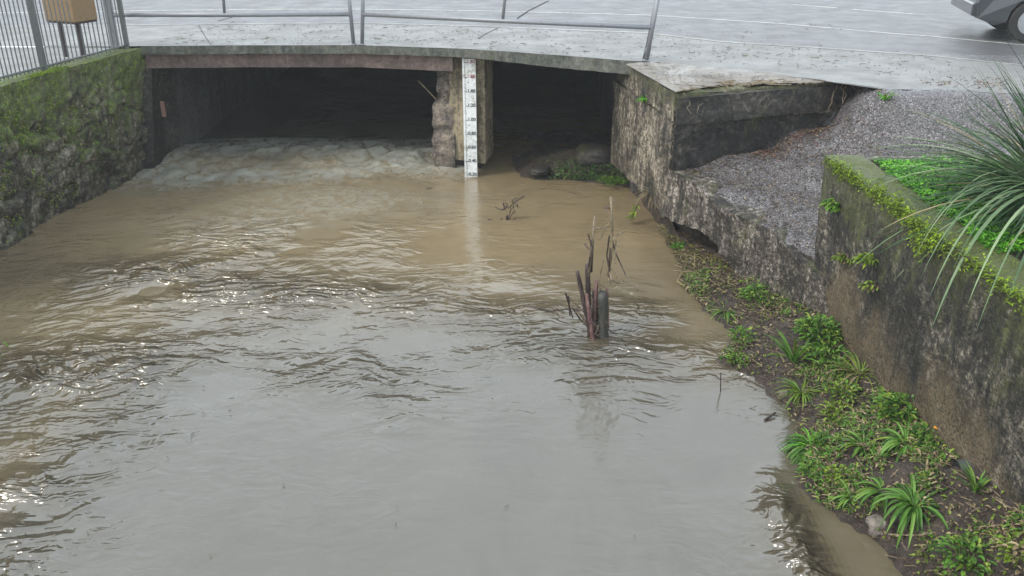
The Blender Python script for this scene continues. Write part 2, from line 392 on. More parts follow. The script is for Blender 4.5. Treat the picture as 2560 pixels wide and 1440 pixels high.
# ================================================================== water
WALLC = [(-6.15, -3.0), (-6.02, 8.0), (-5.93, 9.5), (-5.80, 11.2), (-5.46, 12.9), (-5.42, 13.2)]   # waterline of the left wall x, Y
def water():
    xs = np.concatenate([np.linspace(-7.4, 4.2, 330)])
    ys = np.concatenate([np.linspace(-6, 3.2, 24)[:-1], np.linspace(3.2, 14.4, 340), np.linspace(14.6, 25, 30)])
    X, Y = np.meshgrid(xs, ys); X = X.ravel(); Y = Y.ravel()
    def blob(px, py, rx, ry):
        c = P(px, py); return np.exp(-(((X-c.x)/rx)**2+((Y-c.y)/ry)**2))
    chop = .05 + 1.1*blob(450, 690, 1.15, .85) + .85*blob(180, 905, .65, .55) + .75*blob(120, 1180, .42, .8) + .6*blob(330, 880, .7, .35)
    chop += .55*blob(800, 720, 1.2, .5) + .42*blob(1150, 775, 1.2, .30) + .35*blob(750, 580, 1.3, .7) + .8*blob(1600, 770, .38, .40) + .4*blob(1640, 880, .6, .25)
    chop += .8*blob(1985, 1330, .13, .5) + .3*blob(1850, 930, .5, .25) + .18*blob(1250, 860, 1.0, .4) + .15*blob(60, 1400, .6, .3) + .16*blob(800, 930, 2.0, .6)
    calm = blob(1230, 1250, 1.3, 1.3) + blob(2150, 1400, .22, .4) + .8*blob(1350, 560, .8, .7) + .5*blob(180, 640, .7, .7)+.8*blob(1700, 720, .25, .5) + .6*blob(1720,820,.3,.3)
    chop = chop*np.clip(1-.9*calm, .03, 1)
    chop = np.clip(chop*(1+1.0*fbm(np.stack([X*1.3, Y*1.7, X*0], 1), 5, 3)), .015, 1.5)
    p = np.stack([X, Y, X*0], 1)
    h = .010*fbm(p*np.array([1.4, 2.4, 1]), 3, 3)*(.25+chop)
    h += .012*fbm(p*np.array([4.5, 8.0, 1])+2*vnoise(p*.8, 8)[:, None], 9, 2)*chop
    # swollen tongue of white water coming out of the left opening
    ins = 1/(1+np.exp(-(Y-12.95)*7))
    side = 1/(1+np.exp((X+.55)*9))
    side2 = np.where(X < -.4, 1, .0)
    h += ins*side*(.13+.03*fbm(p*np.array([1.2, 1.4, 1]), 21, 2)) + (.055*np.exp(-((Y-13.25)/.5)**2)+.03*np.exp(-((Y-12.75)/.25)**2))*side*(1-np.abs(fbm(p*np.array([1.7, 2.6, 1])+.5*vnoise(p*1.7, 2)[:, None], 30, 3)))*1.5
    h += np.exp(-((Y-12.35)/.4)**2)*side*.022*fbm(p*6, 33, 3)
    # curl round the old stump
    c = P(1500, 830); rr = np.hypot(X-c.x, (Y-c.y)*1.0)
    h += .007*np.sin(rr*34)*np.exp(-rr/.28)*(rr > .05)
    foam = np.exp(-((Y-12.55-.25*vnoise(p*np.array([1.1, .1, 1]), 4))/.36)**2)*side*1.1 + ins*side*.9*(Y < 14)
    foam += .8*blob(400, 455, .7, .45)+.65*blob(850, 500, 1.5, .7)+.4*blob(600, 560, 1.2, .5)
    nx, ny = len(xs), len(ys)
    vs = np.stack([X, Y, h], 1)
    I = np.arange(nx*ny).reshape(ny, nx)
    fs = np.stack([I[:-1, :-1], I[:-1, 1:], I[1:, 1:], I[1:, :-1]], -1).reshape(-1, 4)
    me = bpy.data.meshes.new('water'); me.from_pydata(vs.tolist(), [], fs.tolist()); me.update()
    me.polygons.foreach_set('use_smooth', [True]*len(me.polygons))
    a = me.attributes.new('chop', 'FLOAT', 'POINT'); a.data.foreach_set('value', chop.astype(np.float32))
    a = me.attributes.new('foam', 'FLOAT', 'POINT'); a.data.foreach_set('value', np.clip(foam, 0, 1.2).astype(np.float32))
    silt_light = 1/(1+np.exp(-(Y-8.4-.5*vnoise(p*.6, 12)-.12*np.abs(X))*1.9)) + .95*blob(60, 800, 1.5, .9)+.4*blob(20, 1150, .35, 1.4)+.35*blob(2150, 1420, .4, .9)+.5*blob(1740, 800, .45, 1.0)  # real silt plus painted brightness: lighter brown upstream and where walls are mirrored
    silt_light = silt_light*(1-ins*side)
    a = me.attributes.new('silt', 'FLOAT', 'POINT'); a.data.foreach_set('value', (np.clip(silt_light, 0, 1)*.8).astype(np.float32))
    m, nt, b = mat('muddy stream water')
    at = N(nt, 'Attribute', attribute_name='chop'); af = N(nt, 'Attribute', attribute_name='foam')
    v = coords(nt)
    silt = noise(nt, coords(nt, (1, .8, 1)), 1.3, 5, .65, 1.2)
    col = ramp(nt, silt, [(.30, (.072, .062, .044)), (.5, (.082, .071, .051)), (.7, (.092, .081, .060))])
    fm = noise(nt, coords(nt, (1.2, 1.1, 1)), 4.5, 9, .8, .7)
    ff = math_(nt, 'MULTIPLY', ramp(nt, fm, [(.40, .08), (.57, 1.)]), af.outputs['Fac'], True)
    fine = math_(nt, 'MULTIPLY', ramp(nt, noise(nt, coords(nt, (1, 2.2, 1)), 22, 5, .7, .8), [(.56, 0.), (.70, .45)]), math_(nt, 'MULTIPLY', at.outputs['Fac'], .5), True)
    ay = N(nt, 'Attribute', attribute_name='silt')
    col = mixc(nt, math_(nt, 'MULTIPLY', ay.outputs['Fac'], ramp(nt, silt, [(.3, .75), (.6, 1.)])), col, (.27, .205, .115))  # silt brown mixed in together with the painted brightness
    col = mixc(nt, math_(nt, 'MULTIPLY', ff, .75), col, (.30, .32, .29)); 
    nt.links.new(col, b.inputs['Base Color'])
    nt.links.new(math_(nt, 'ADD', .13, math_(nt, 'MULTIPLY', ff, .4)), b.inputs['Roughness'])
    b.inputs['IOR'].default_value = 1.95
    def warped(scale, rot, amt, ws):
        c_ = coords(nt); wn = N(nt, 'TexNoise'); wn.inputs['Scale'].default_value = ws; wn.inputs['Detail'].default_value = 2; nt.links.new(c_, wn.inputs['Vector'])
        sb_ = N(nt, 'VectorMath', operation='SUBTRACT'); sb_.inputs[1].default_value = (.5, .5, .5); nt.links.new(wn.outputs['Color'], sb_.inputs[0])
        sc_ = N(nt, 'VectorMath', operation='SCALE'); sc_.inputs['Scale'].default_value = amt; nt.links.new(sb_.outputs[0], sc_.inputs[0])
        ad_ = N(nt, 'VectorMath', operation='ADD'); nt.links.new(c_, ad_.inputs[0]); nt.links.new(sc_.outputs[0], ad_.inputs[1])
        mp = N(nt, 'Mapping'); mp.inputs['Scale'].default_value = scale; mp.inputs['Rotation'].default_value = (0, 0, rot); nt.links.new(ad_.outputs[0], mp.inputs['Vector']); return mp.outputs[0]
    r1 = noise(nt, warped((1, 2.3, 1), R(10), 1.1, .9), 3.4, 1.0, .45, .3)
    r2 = noise(nt, warped((1, 2.0, 1), R(-16), .5, 2.2), 8.5, 1.4, .5, .5)
    h_ = math_(nt, 'ADD', r1, math_(nt, 'MULTIPLY', r2, .42))
    hh = math_(nt, 'MULTIPLY', h_, at.outputs['Fac'])
    bump(nt, b, hh, .20, 1)
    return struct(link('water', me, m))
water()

# ================================================================== the ground beyond: pavement, kerb, road
ZP = 1.83
EDGE = [(350, 115), (620, 113), (900, 113), (1170, 122), (1400, 138), (1560, 151), (1650, 156)]
KERB = [(-300, 72), (330, 64), (600, 61), (900, 59), (1200, 67), (1622, 84), (1805, 106), (2060, 122), (2340, 142), (2560, 165), (3000, 215)]
MARK = [(-300, 38), (330, 27), (600, 24), (880, 23), (1200, 27), (1622, 38), (1764, 47), (1960, 60), (2230, 84), (2330, 91), (2560, 113), (3000, 160)]
e = [P(x, y, ZP) for x, y in EDGE]; k = [P(x, y, ZP) for x, y in KERB]
ZR = ZP-.11
def yk(x): return interp(x, [q.x for q in k], [q.y for q in k])
def ye(x): return interp(x, [q.x for q in e], [q.y for q in e])
# pavement sheet: front boundary from left to right
front = [(-60, 12.5), (-8, 12.45), (-5.35, 12.42)] + [(q.x, q.y) for q in e[0:]]
q1 = P(1900, 182, ZP); q2 = P(2200, 222, ZP); q3 = P(2420, 228, ZP); q4 = P(2560, 236, ZP)
front += [(q.x, q.y) for q in (q1, q2, q3, q4)] + [(9, 9.2), (60, 4)]
vs = []; fs = []
xsP = sorted(set([f[0] for f in front] + [q.x for q in k] + [60, -60] + list(np.linspace(-6, 7, 40))))
kx = [-60]+[q.x for q in k]+[60]; ky = [k[0].y+1]+[q.y for q in k]+[k[-1].y-6]
for x in xsP:
    vs += [(x, interp(x, [f[0] for f in front], [f[1] for f in front]), ZP), (x, interp(x, kx, ky), ZP)]
for i in range(len(xsP)-1): fs.append((2*i, 2*i+2, 2*i+3, 2*i+1))
struct(mesh('pavement', vs, fs, m_pave))
# kerb
vs = []; fs = []
for i, x in enumerate(xsP):
    y = interp(x, kx, ky); vs += [(x, y, ZP+.006), (x, y+.11, ZP+.004), (x, y+.12, ZR-.02), (x, y, ZP-.05)]
for i in range(len(xsP)-1):
    b_ = 4*i; fs += [(b_, b_+4, b_+5, b_+1), (b_+1, b_+5, b_+6, b_+2), (b_, b_+3, b_+7, b_+4)]
struct(mesh('kerb', vs, fs, m_kerb))
# road
vs = [(-200, 12, ZR), (200, 8, ZR), (200, 300, ZR), (-200, 300, ZR)]
vs = []; fs = []
for x in xsP: vs += [(x, interp(x, kx, ky)+.10, ZR), (x, 24, ZR)]
for i in range(len(xsP)-1): fs.append((2*i, 2*i+2, 2*i+3, 2*i+1))
struct(mesh('road', vs, fs, m_road))
gm = wet_ground('distant ground', (.09, .09, .08), (.13, .13, .12), (.18, .18, .17), (.5, .9), 20, .3)
struct(mesh('ground', [(-400, 24, ZR-.01), (400, 24, ZR-.01), (400, 700, ZR-.01), (-400, 700, ZR-.01)], [(0, 1, 2, 3)], gm))
def stripe(pts, width, z, name='road_marking'):
    vs = []; fs = []
    q = [P(x, y, z) for x, y in pts]
    for a in q: vs += [(a.x, a.y, z), (a.x, a.y+width, z)]
    for i in range(len(q)-1): fs.append((2*i, 2*i+2, 2*i+3, 2*i+1))
    return struct(mesh(name, vs, fs, m_line))
stripe(MARK, .065, ZR+.004)
stripe([(1985, 12), (2095, 20)], .09, ZR+.004); stripe([(2135, 24), (2285, 35)], .09, ZR+.004)
def joint(pts, z, wd=.014):
    q = [P(x, y, z) for x, y in pts]; vs = []; fs = []
    for a in q: vs += [(a.x-wd/2, a.y, z), (a.x+wd/2, a.y, z)]
    for i in range(len(q)-1): fs.append((2*i, 2*i+1, 2*i+3, 2*i+2))
    return struct(mesh('pavement_joint', vs, fs, m_jt))
m_jt = mat('joint dirt', (.02, .018, .016), .9)[0]
joint([(1195, 97), (1215, 84), (1246, 69)], ZP+.004); joint([(496, 61.5), (512, 90), (528, 112)][::-1], ZP+.004, .01); joint([(1292, 46), (1322, 26), (1372, 1)], ZR+.008, .03); joint([(545, 52), (575, 44), (600, 33)], ZR+.008, .03)
# ground behind the walls: left bank and the planter side
gv = [(-60, 12.44, ZP-.012), (-5.5, 12.44, ZP-.012), (-5.95, 9.6, ZP-.03), (-6.3, -10, ZP-.03), (-60, -10, ZP-.03)]
struct(mesh('ground', gv, [tuple(range(5))], m_pave))

# ================================================================== bridge
bridge = empty('bridge', (0, 12.6, 0), 'low concrete road bridge with two dark openings over the brown stream', 'bridge')
rings = []
for i, q in enumerate(e):
    th = interp(q.x, [-5, -.6, 0, 1.5], [.115, .115, .155, .17])
    rings.append([(q.x, q.y-.012, ZP-.004), (q.x, q.y-.012, ZP-th), (q.x, q.y+.9, ZP-th), (q.x, q.y+.9, ZP-.004)])
world_child(sharp(loft(rings, [3, 12, 3, 12], [16]*(len(e)-1), 'deck_slab', m_slabedge, None, .006, 7, 3)), bridge)
# slab continuing below pavement and road = culvert ceiling
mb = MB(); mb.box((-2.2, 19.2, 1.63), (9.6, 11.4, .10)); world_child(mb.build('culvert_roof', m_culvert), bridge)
# beam over the left bay, set back from the slab edge
r_ = []
for q in e[:4]:
    x = q.x if q is not e[3] else P(1130, 120, ZP).x
    r_.append([(x, q.y+.10, 1.72), (x, q.y+.10, 1.51), (x, q.y+.36, 1.51), (x, q.y+.36, 1.72)])
world_child(sharp(loft(r_, [4, 3, 4, 3], [14]*3, 'beam', m_beam, None, .004, 6, 9)), bridge)
# abutment left with return into culvert
ab = [[(-5.75, 12.35, -.4), (-5.04, 12.62, -.4), (-5.04, 12.62, 1.72), (-5.75, 12.35, 1.72)],
      [(-5.75, 12.9, -.4), (-5.05, 12.95, -.4), (-5.05, 12.95, 1.72), (-5.75, 12.9, 1.72)],
      [(-5.75, 13.3, -.4), (-5.05, 13.3, -.4), (-5.05, 13.3, 1.72), (-5.75, 13.3, 1.72)]]
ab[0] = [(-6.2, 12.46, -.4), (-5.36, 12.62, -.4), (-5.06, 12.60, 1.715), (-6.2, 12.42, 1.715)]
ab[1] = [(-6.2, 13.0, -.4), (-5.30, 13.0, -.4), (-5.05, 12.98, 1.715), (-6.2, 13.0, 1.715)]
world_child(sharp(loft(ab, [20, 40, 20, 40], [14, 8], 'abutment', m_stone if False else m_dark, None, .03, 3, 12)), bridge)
# pier: yellowed concrete front turned a little to the left, rubble behind
pl, prr = PY(1126, 300, 12.68), PY(1213, 300, 12.42)
pr_ = []
for z, gx in ((.17, .015), (.28, 0), (1.0, 0), (1.70, 0)):
    pr_.append([(pl.x+gx, pl.y, z), (prr.x-gx, prr.y, z), (prr.x+.10-gx, prr.y+.6, z), (pl.x+.05+gx, pl.y+.5, z)])
world_child(sharp(loft(pr_, [8, 8, 8, 8], [3, 12, 12], 'pier', m_pier, None, .014, 6, 31)), bridge)
# rubble of stacked stones left of it, reaching back
rb = []
for i, z in enumerate(np.linspace(.0, 1.52, 14)):
    j = random.choice((.045, .01, -.02, .03, -.03))+random.uniform(-.02, .02)+(.05 if i < 9 else -.02)
    xl = PY(1092, 300, 12.8).x-j*.7
    rb.append([(xl, 12.72-j, z), (pl.x+.06, 12.70-j, z), (pl.x+.2, 14.2, z), (xl, 14.2, z)])
world_child(sharp(loft(rb, [6, 10, 6, 10], [3]*13, 'pier_rubble', m_stone, None, .022, 7, 44), 60), bridge)
mb = MB(); mb.box((pl.x+.12, 12.98, 1.615), (.62, .3, .19)); world_child(mb.build('pier_cap', m_beam), bridge)
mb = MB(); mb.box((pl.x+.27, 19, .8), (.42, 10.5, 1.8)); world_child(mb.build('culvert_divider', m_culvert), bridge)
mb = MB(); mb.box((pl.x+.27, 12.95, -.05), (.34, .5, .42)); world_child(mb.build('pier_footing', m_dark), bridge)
mb = MB(); mb.box((-5.4, 19.15, .7), (.62, 11.7, 1.86)); world_child(mb.build('culvert_side_or_added_end', m_side), bridge); mb = MB(); mb.box((1.9, 18.0, .75), (.5, 12.9, 1.9)); world_child(mb.build('culvert_side_or_added_end', m_side), bridge); mb = MB(); mb.box((-2, 24, .7), (9, .3, 1.84)); world_child(mb.build('culvert_side_or_added_end', m_side), bridge)  # the far end wall is added, closing the culvert to keep it dark
mb = MB(); mb.box((PY(404, 300, 12.6).x+.06, 12.575, .93), (.055, .03, .22)); world_child(mb.build('exposed_brick', mat('old brick', (.17, .095, .075), .8)[0]), bridge)
mb = MB(); s0 = PY(1046, 202, 12.75); mb.tube([s0, PY(1092, 250, 12.7)], .009, 5)
tag(mb.build('stick', m_twig), 'thin pale stick poking out of the pier rubble into the dark opening', 'stick')

# ================================================================== railings along the bridge edge
def railing(px0, px1, ups, label, lean=0, first_wide=False):
    def foot(px): 
        x = PY(px, 113, 12.4).x
        for _ in range(4): x = PY(px, 113, ye(x)+.04).x
        return Vector((x, ye(x)+.05, ZP))
    a, b_ = foot(px0[0]), foot(px1[0])
    root = empty('railing', ((a.x+b_.x)/2, (a.y+b_.y)/2, ZP), label, 'railing', 'metal railing sections along the bridge edge')
    H = 1.02
    ta = PY(px0[1], 0, a.y); ta = a+(ta-a)*(H/(ta.z-a.z)); tb = PY(px1[1], 0, b_.y); tb = b_+(tb-b_)*(H/(tb.z-b_.z))
    for (lo, hi, wd) in ((a, ta, first_wide), (b_, tb, False)):
        mb = MB()
        if wd: mb.box((lo+hi)/2, (.105, .06, H+.06), 0)
        else: mb.tube([lo-Vector((0, 0, .01)), hi], .027, 10); mb.tube([lo, lo+(hi-lo)*.012], [.05, .05], 10)
        world_child(mb.build('post', m_post if wd else m_rail, None, True and not wd), root)
    al, bl = a+(ta-a)*.40, b_+(tb-b_)*.40; ar, br = a+(ta-a)*.985, b_+(tb-b_)*.985
    world_child(MB().tube([al, al.lerp(bl, .5)-Vector((0, 0, .004)), bl], .030, 10).build('bottom_rail', m_rail, None, True), root)
    world_child(MB().tube([ar, br], .027, 10).build('top_rail', m_rail, None, True), root)
    for u in ups:
        t = (PY(u, 40, al.y).x-al.x)/(bl.x-al.x); p0 = al.lerp(bl, t); p1 = ar.lerp(br, t)
        world_child(MB().tube([p0, p1], .021, 8).build('upright', m_rail, None, True), root)
    return root
railing((275, 270), (884, 873), [560], 'grey tube railing from the wide flat post to mid bridge, left section', 0, True)
railing((905, 907), (1618, 1644), [1258], 'grey tube railing over the right half of the bridge, ending at the leaning double post')
# second tube and foot sleeve of the leaning end post
root = [o for o in S.objects if o.name.startswith('railing')][1]
f0 = P(1612, 147, ZP); t0 = PY(1640, 0, f0.y-.02)
mb = MB(); mb.tube([f0, f0+(t0-f0)*1.55], .020, 8); world_child(mb.build('brace', m_rail, None, True), root)
mb = MB(); mb.tube([f0-Vector((-.01, .0, .01)), f0+(t0-f0)*.22+Vector((.015, 0, 0))], .043, 10); world_child(mb.build('foot_sleeve', m_fence, None, True), root)

# ================================================================== left wall, fence
def xc(Y, top=False):
    if top: return interp(Y, [-3, 9.81, 12.47, 13], [-6.0, -5.66, -5.13, -5.0])
    return interp(Y, [q[1] for q in WALLC], [q[0] for q in WALLC])
def u0(co): return co[:, 0]*0
wallc = empty('retaining_wall', (-5.9, 9, 0), 'mossy stone retaining wall along the left bank under the picket fence', 'retaining wall')
ZC = 1.80
st = [-3, 2, 6, 8, 9, 10, 11, 11.8, 12.55]
rg = [[(xc(y)-.9, y, -.5), (xc(y)+.02, y, -.5), (xc(y, 1), y, ZC), (xc(y, 1)-.36, y, ZC+.004)] for y in st]
def stones(co):
    co = co.copy(); u = co[:, 1]*1.9+.4*vnoise(np.stack([co[:, 1]*2, co[:, 2]*2, u0(co)], 1), 3); z = co[:, 2]*3.3+.5*vnoise(np.stack([co[:, 1]*1.5, co[:, 2]*2, u0(co)], 1), 4)
    d1 = np.full(len(co), 9.); d2 = d1.copy(); hid = d1*0
    iu = np.floor(u).astype(np.int64); iz = np.floor(z).astype(np.int64)
    for a in (-1, 0, 1):
        for b in (-1, 0, 1):
            cu, cz = iu+a, iz+b; o0 = cz*0
            d = np.hypot(u-(cu+.15+.7*_h(cu, cz, o0, 3)), z-(cz+.15+.7*_h(cu, cz, o0, 4)))
            n = d < d1; d2 = np.where(n, d1, np.minimum(d2, d)); hid = np.where(n, _h(cu, cz, o0, 8), hid); d1 = np.where(n, d, d1)
    jj = np.clip((d2-d1)/.22, 0, 1)**.6; zz = co[:, 2]
    fade = np.clip((1.42-zz)/.25, 0, 1)*(co[:, 0] > -6.35)
    co[:, 0] += ((hid-.5)*.12*jj+.075*jj-.08)*fade
    q = np.stack([co[:, 1]*11, zz*11, zz*0], 1); co[:, 0] += (.020*fbm(q, 77, 4)+.012*fbm(q*3, 78, 2))*(zz < ZC-.05)
    return co
o = loft(rg, [8, 62, 6, 8], [3, 6, 26, 30, 36, 36, 28, 20], 'wall_body', m_wallC, None, .010, 5, 61, 3, True, None, stones)
# ring subdivision differs front/back, so the caps are plain polygons
world_child(sharp(o, 50), wallc)
# moss pads on its top edge
def tufts(name, pts, n, L, mats, spread, parent=None, up=.6):
    mb = MB()
    for _ in range(n):
        c = random.choice(pts); c = Vector(c)+Vector((random.gauss(0, spread[0]), random.gauss(0, spread[1]), random.gauss(0, spread[2])))
        a = random.uniform(0, 6.28); mb.blade(c, (math.cos(a), math.sin(a), up*random.uniform(.2, 1.5)), L*random.uniform(.5, 1.3), L*.4, 1.0, 2)
    return mb.build(name, mats, parent)
mp = [(xc(y, 1)-random.uniform(-.01, .12), y, ZC+.005) for y in np.linspace(10.35, 10.95, 30)]
world_child(tufts('moss_pad', mp, 700, .03, m_mossy, (.03, .05, .005)), wallc)
mp = [(xc(y, 1)+.0, y, ZC-.02) for y in np.linspace(9.5, 12.2, 80)]
world_child(tufts('moss_fringe', mp, 900, .022, m_mossy, (.02, .1, .03)), wallc)
mp = []
for _ in range(60):
    y = random.uniform(9.4, 11.9); z = random.uniform(.2, 1.6); x = xc(y)+(xc(y, 1)-xc(y))*(z/ZC)+.02
    mp.append((x, y, z))
mb = MB()
for _ in range(1900):
    c = Vector(random.choice(mp))+Vector((random.uniform(0, .03), random.gauss(0, .07), random.gauss(0, .07)))
    mb.blade(c, (random.uniform(.3, 1), random.uniform(-1, 1), random.uniform(-.6, .7)), random.uniform(.015, .05), random.uniform(.01, .022), 1.3, 2, random.choice((0, 0, 1, 2)))
world_child(mb.build('wall_weeds', [m_mossy, m_leafy, m_straw]), wallc)

fence = empty('picket_fence', (xc(11, 1)-.2, 11, ZC), 'grey metal picket fence standing on the mossy left wall', 'fence')
def fpt(Y, z): return Vector((xc(Y, 1)-.16, Y, z))
FY0, FY1 = 8.6, 12.42
mb = MB(); mb.tube([fpt(FY0, ZC+.05), fpt(9.81, ZC+.05), fpt(FY1, ZC+.05)], .014, 6); world_child(mb.build('bottom_rail', m_fence), fence)
mb = MB(); mb.tube([fpt(FY0, ZC+1.15), fpt(9.81, ZC+1.15), fpt(FY1, ZC+1.15)], .016, 6); world_child(mb.build('top_rail', m_fence), fence)
posts_y = [9.0, PX(0, 0, 0).y if False else None]
def y_at(px, z=ZC+.02):
    lo, hi = 8.0, 12.6
    for _ in range(40):
        m_ = (lo+hi)/2; q = fpt(m_, z); dep = q.y*CP+(CAMH-z)*SP; sx = 1280+F*q.x/dep
        if sx < px: lo = m_
        else: hi = m_
    return lo
for px in (-110, 112, 318):
    y = y_at(px) if px > 0 else 8.75
    mb = MB(); q = fpt(y, 0); mb.box((q.x, q.y, ZC+.60), (.055, .05, 1.25)); world_child(mb.build('post', m_fence), fence)
y = FY0+.05; px = -60
pk = [y_at(p) for p in np.arange(-30, 316, 10.2)]
for y in pk:
    q = fpt(y, 0); t = random.uniform(-.004, .004)
    mb = MB(); mb.tube([(q.x, q.y, ZC+.01), (q.x+t, q.y, ZC+1.17)], .0075, 6); world_child(mb.build('picket', m_fence), fence)

# ochre bin on two legs
bx = P(187, 143, ZP); binr = empty('litter_bin', (bx.x, bx.y+.1, ZP), 'ochre sheet metal box on two dark legs standing behind the picket fence', 'litter bin')
c = Vector((bx.x-.02, bx.y+.16, ZP+.44+.28)); rz = R(-24)
world_child(MB().box(c, (.52, .36, .56), rz).build('box', m_bin, None, False, .012), binr)
world_child(MB().box(c+Vector((0, 0, .295)), (.56, .40, .03), rz).build('lid', m_bin), binr)
world_child(MB().box(c-Vector((0, 0, .29)), (.50, .34, .025), rz).build('bottom_frame', m_binleg), binr)
for px in (164, 208):
    f_ = P(px, 143, ZP); world_child(MB().box((f_.x, f_.y+.03, ZP+.22), (.05, .04, .44), rz).build('leg', m_binleg), binr)

# ================================================================== gauge
gc = PY(1175, 300, 12.32); gx, gy = gc.x, gc.y
gauge = empty('water_level_gauge', (gx, gy, 0), 'white staff gauge board with black numbers fixed to the yellowed bridge pier', 'water gauge')
GW = .185; z0 = .17           # z = reading - z0
m_board = concrete('gauge board white', [(.22, (.34, .33, .28)), (.45, (.62, .64, .64)), (.8, (.76, .78, .79))], None, 0, None, (.3, .45), 30, True, .0005, .05)
def ry(o): return world_child(o, gauge)
yaw = R(-6)
def gp(dx, z, dy=0): return Vector((gx+dx*math.cos(yaw)-dy*math.sin(yaw), gy+dx*math.sin(yaw)+dy*math.cos(yaw), z))
ry(MB().box(gp(0, .70), (GW, .012, 1.96), yaw).build('board', m_board))
ry(MB().box(gp(-GW/2+.012, .70, .035), (.024, .05, 2.0), yaw).build('backing_strip', mat('galvanised strip', (.30, .29, .33), .4, .5, .4)[0]))
ry(MB().box(gp(0, .75, .09), (.07, .14, 1.6), yaw).build('bracket', m_fence))
m_ink, _, _ = mat('gauge ink', (.012, .012, .014), .5); m_inkr, _, _ = mat('gauge red ink', (.20, .012, .02), .5)
def text_mesh(s, size):
    cu = bpy.data.curves.new('t', 'FONT'); cu.body = s; cu.size = size; cu.align_x = 'LEFT'; cu.align_y = 'CENTER'; cu.extrude = .001; cu.offset = .0012
    o = bpy.data.objects.new('t', cu); S.collection.objects.link(o); bpy.context.view_layer.update()
    me = bpy.data.meshes.new_from_object(o.evaluated_get(bpy.context.evaluated_depsgraph_get())); bpy.data.objects.remove(o)
    return me
for i in range(9):
    rd = .20+.20*i; me = text_mesh('%.2f' % rd, .066); me.name = 'numeral'
    o = link('numeral', me, m_inkr if rd > 1.55 else m_ink)
    q = gp(-.030, rd-z0+.012, -.009); o.parent = gauge; o.location = q-gauge.location; o.rotation_euler = (R(90), 0, yaw)
mb = MB()
for i in range(88):
    rd = .16+.02*i; L = .040 if i % 10 == 2 else (.026 if i % 5 == 2 else .015)
    mb.box(gp(-.055+L/2-.012, rd-z0, -.0075), (L, .003, .006 if L < .03 else .009), yaw)
ry(mb.build('scale_ticks', m_ink))
for rd in (1.53, .93, .48): ry(MB().tube([gp(-.012, rd-z0, -.004), gp(-.012, rd-z0, -.014)], .008, 8).build('screw', m_fence))

# ================================================================== right side walls
def hexa(name, fp, z0_, z1_, mats, n=(20, 20, 14), amp=.02, freq=4, seed=5, zt=None, smooth=True, deg=50):
    """fp: 4 footprint points counter-clockwise; z per corner allowed for the top"""
    zt = zt or [z1_]*4; zb = z0_ if isinstance(z0_, (list, tuple)) else [z0_]*4
    r0 = [(*fp[i], zb[i]) for i in range(4)]; r1 = [(*fp[i], zt[i]) for i in range(4)]
    return sharp(loft([r0, r1], [n[0], n[1], n[0], n[1]], [n[2]], name, mats, None, amp, freq, seed, 4, smooth), deg)
A, B, D, Fp = P(1560, 161, 1.77), P(1688, 236, 1.77), P(2140, 207, 1.77), Vector((4.1, 11.6, 0))
A0 = Vector((A.x, A.y+.55, 0))
wa = empty('wing_wall', (1.9, 10.4, 0), 'thick stained concrete block wall at the right end of the bridge with a dark right side', 'retaining wall')
m_cap = m_wallA
world_child(hexa('wall_cap', [(A0.x-.02, A0.y), (B.x-.005, B.y-.01), (D.x, D.y), (D.x+.1, 11.6)], 1.46, 1.77, [m_wallA], (60, 60, 12), .024, 6, 81, [1.80, 1.77, 1.80, 1.82]), wa)
world_child(hexa('wall_body', [(A0.x-.05, A0.y), (B.x-.005, B.y+.012), (D.x-.02, D.y+.09), (D.x+.1, 11.6)], .36, 1.458, m_wallA, (60, 60, 30), .024, 5, 83), wa)
# dark wet right-hand face with its shade painted in, laid as a rough skin
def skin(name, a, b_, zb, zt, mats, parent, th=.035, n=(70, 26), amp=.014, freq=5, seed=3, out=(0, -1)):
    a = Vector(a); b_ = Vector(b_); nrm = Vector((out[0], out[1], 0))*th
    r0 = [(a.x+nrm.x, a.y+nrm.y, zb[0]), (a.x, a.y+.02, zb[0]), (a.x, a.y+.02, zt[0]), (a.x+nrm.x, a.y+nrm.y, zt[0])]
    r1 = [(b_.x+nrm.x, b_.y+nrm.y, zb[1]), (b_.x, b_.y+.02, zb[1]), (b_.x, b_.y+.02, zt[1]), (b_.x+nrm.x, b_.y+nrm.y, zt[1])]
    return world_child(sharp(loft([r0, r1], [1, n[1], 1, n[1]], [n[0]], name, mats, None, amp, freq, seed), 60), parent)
skin('upper_shade_skin', (B.x+.02, B.y-.01, 0), (D.x, D.y, 0), (1.45, 1.50), (1.745, 1.775), m_dark, wa, .065, (80, 12), .012, 6, 5)
skin('lower_shade_skin', (B.x+.02, B.y+.03, 0), (D.x-.02, D.y+.09, 0), (.5, .9), (1.44, 1.49), m_dark, wa, .060, (80, 30), .016, 5, 6)
# worn top surface joining the pavement
tp = [(1566, 163), (1690, 231), (1800, 211), (1950, 209), (2140, 204), (2215, 232), (2205, 221), (1900, 181), (1650, 155.6)]
tv = [P(x, y, 1.81) for x, y in tp]
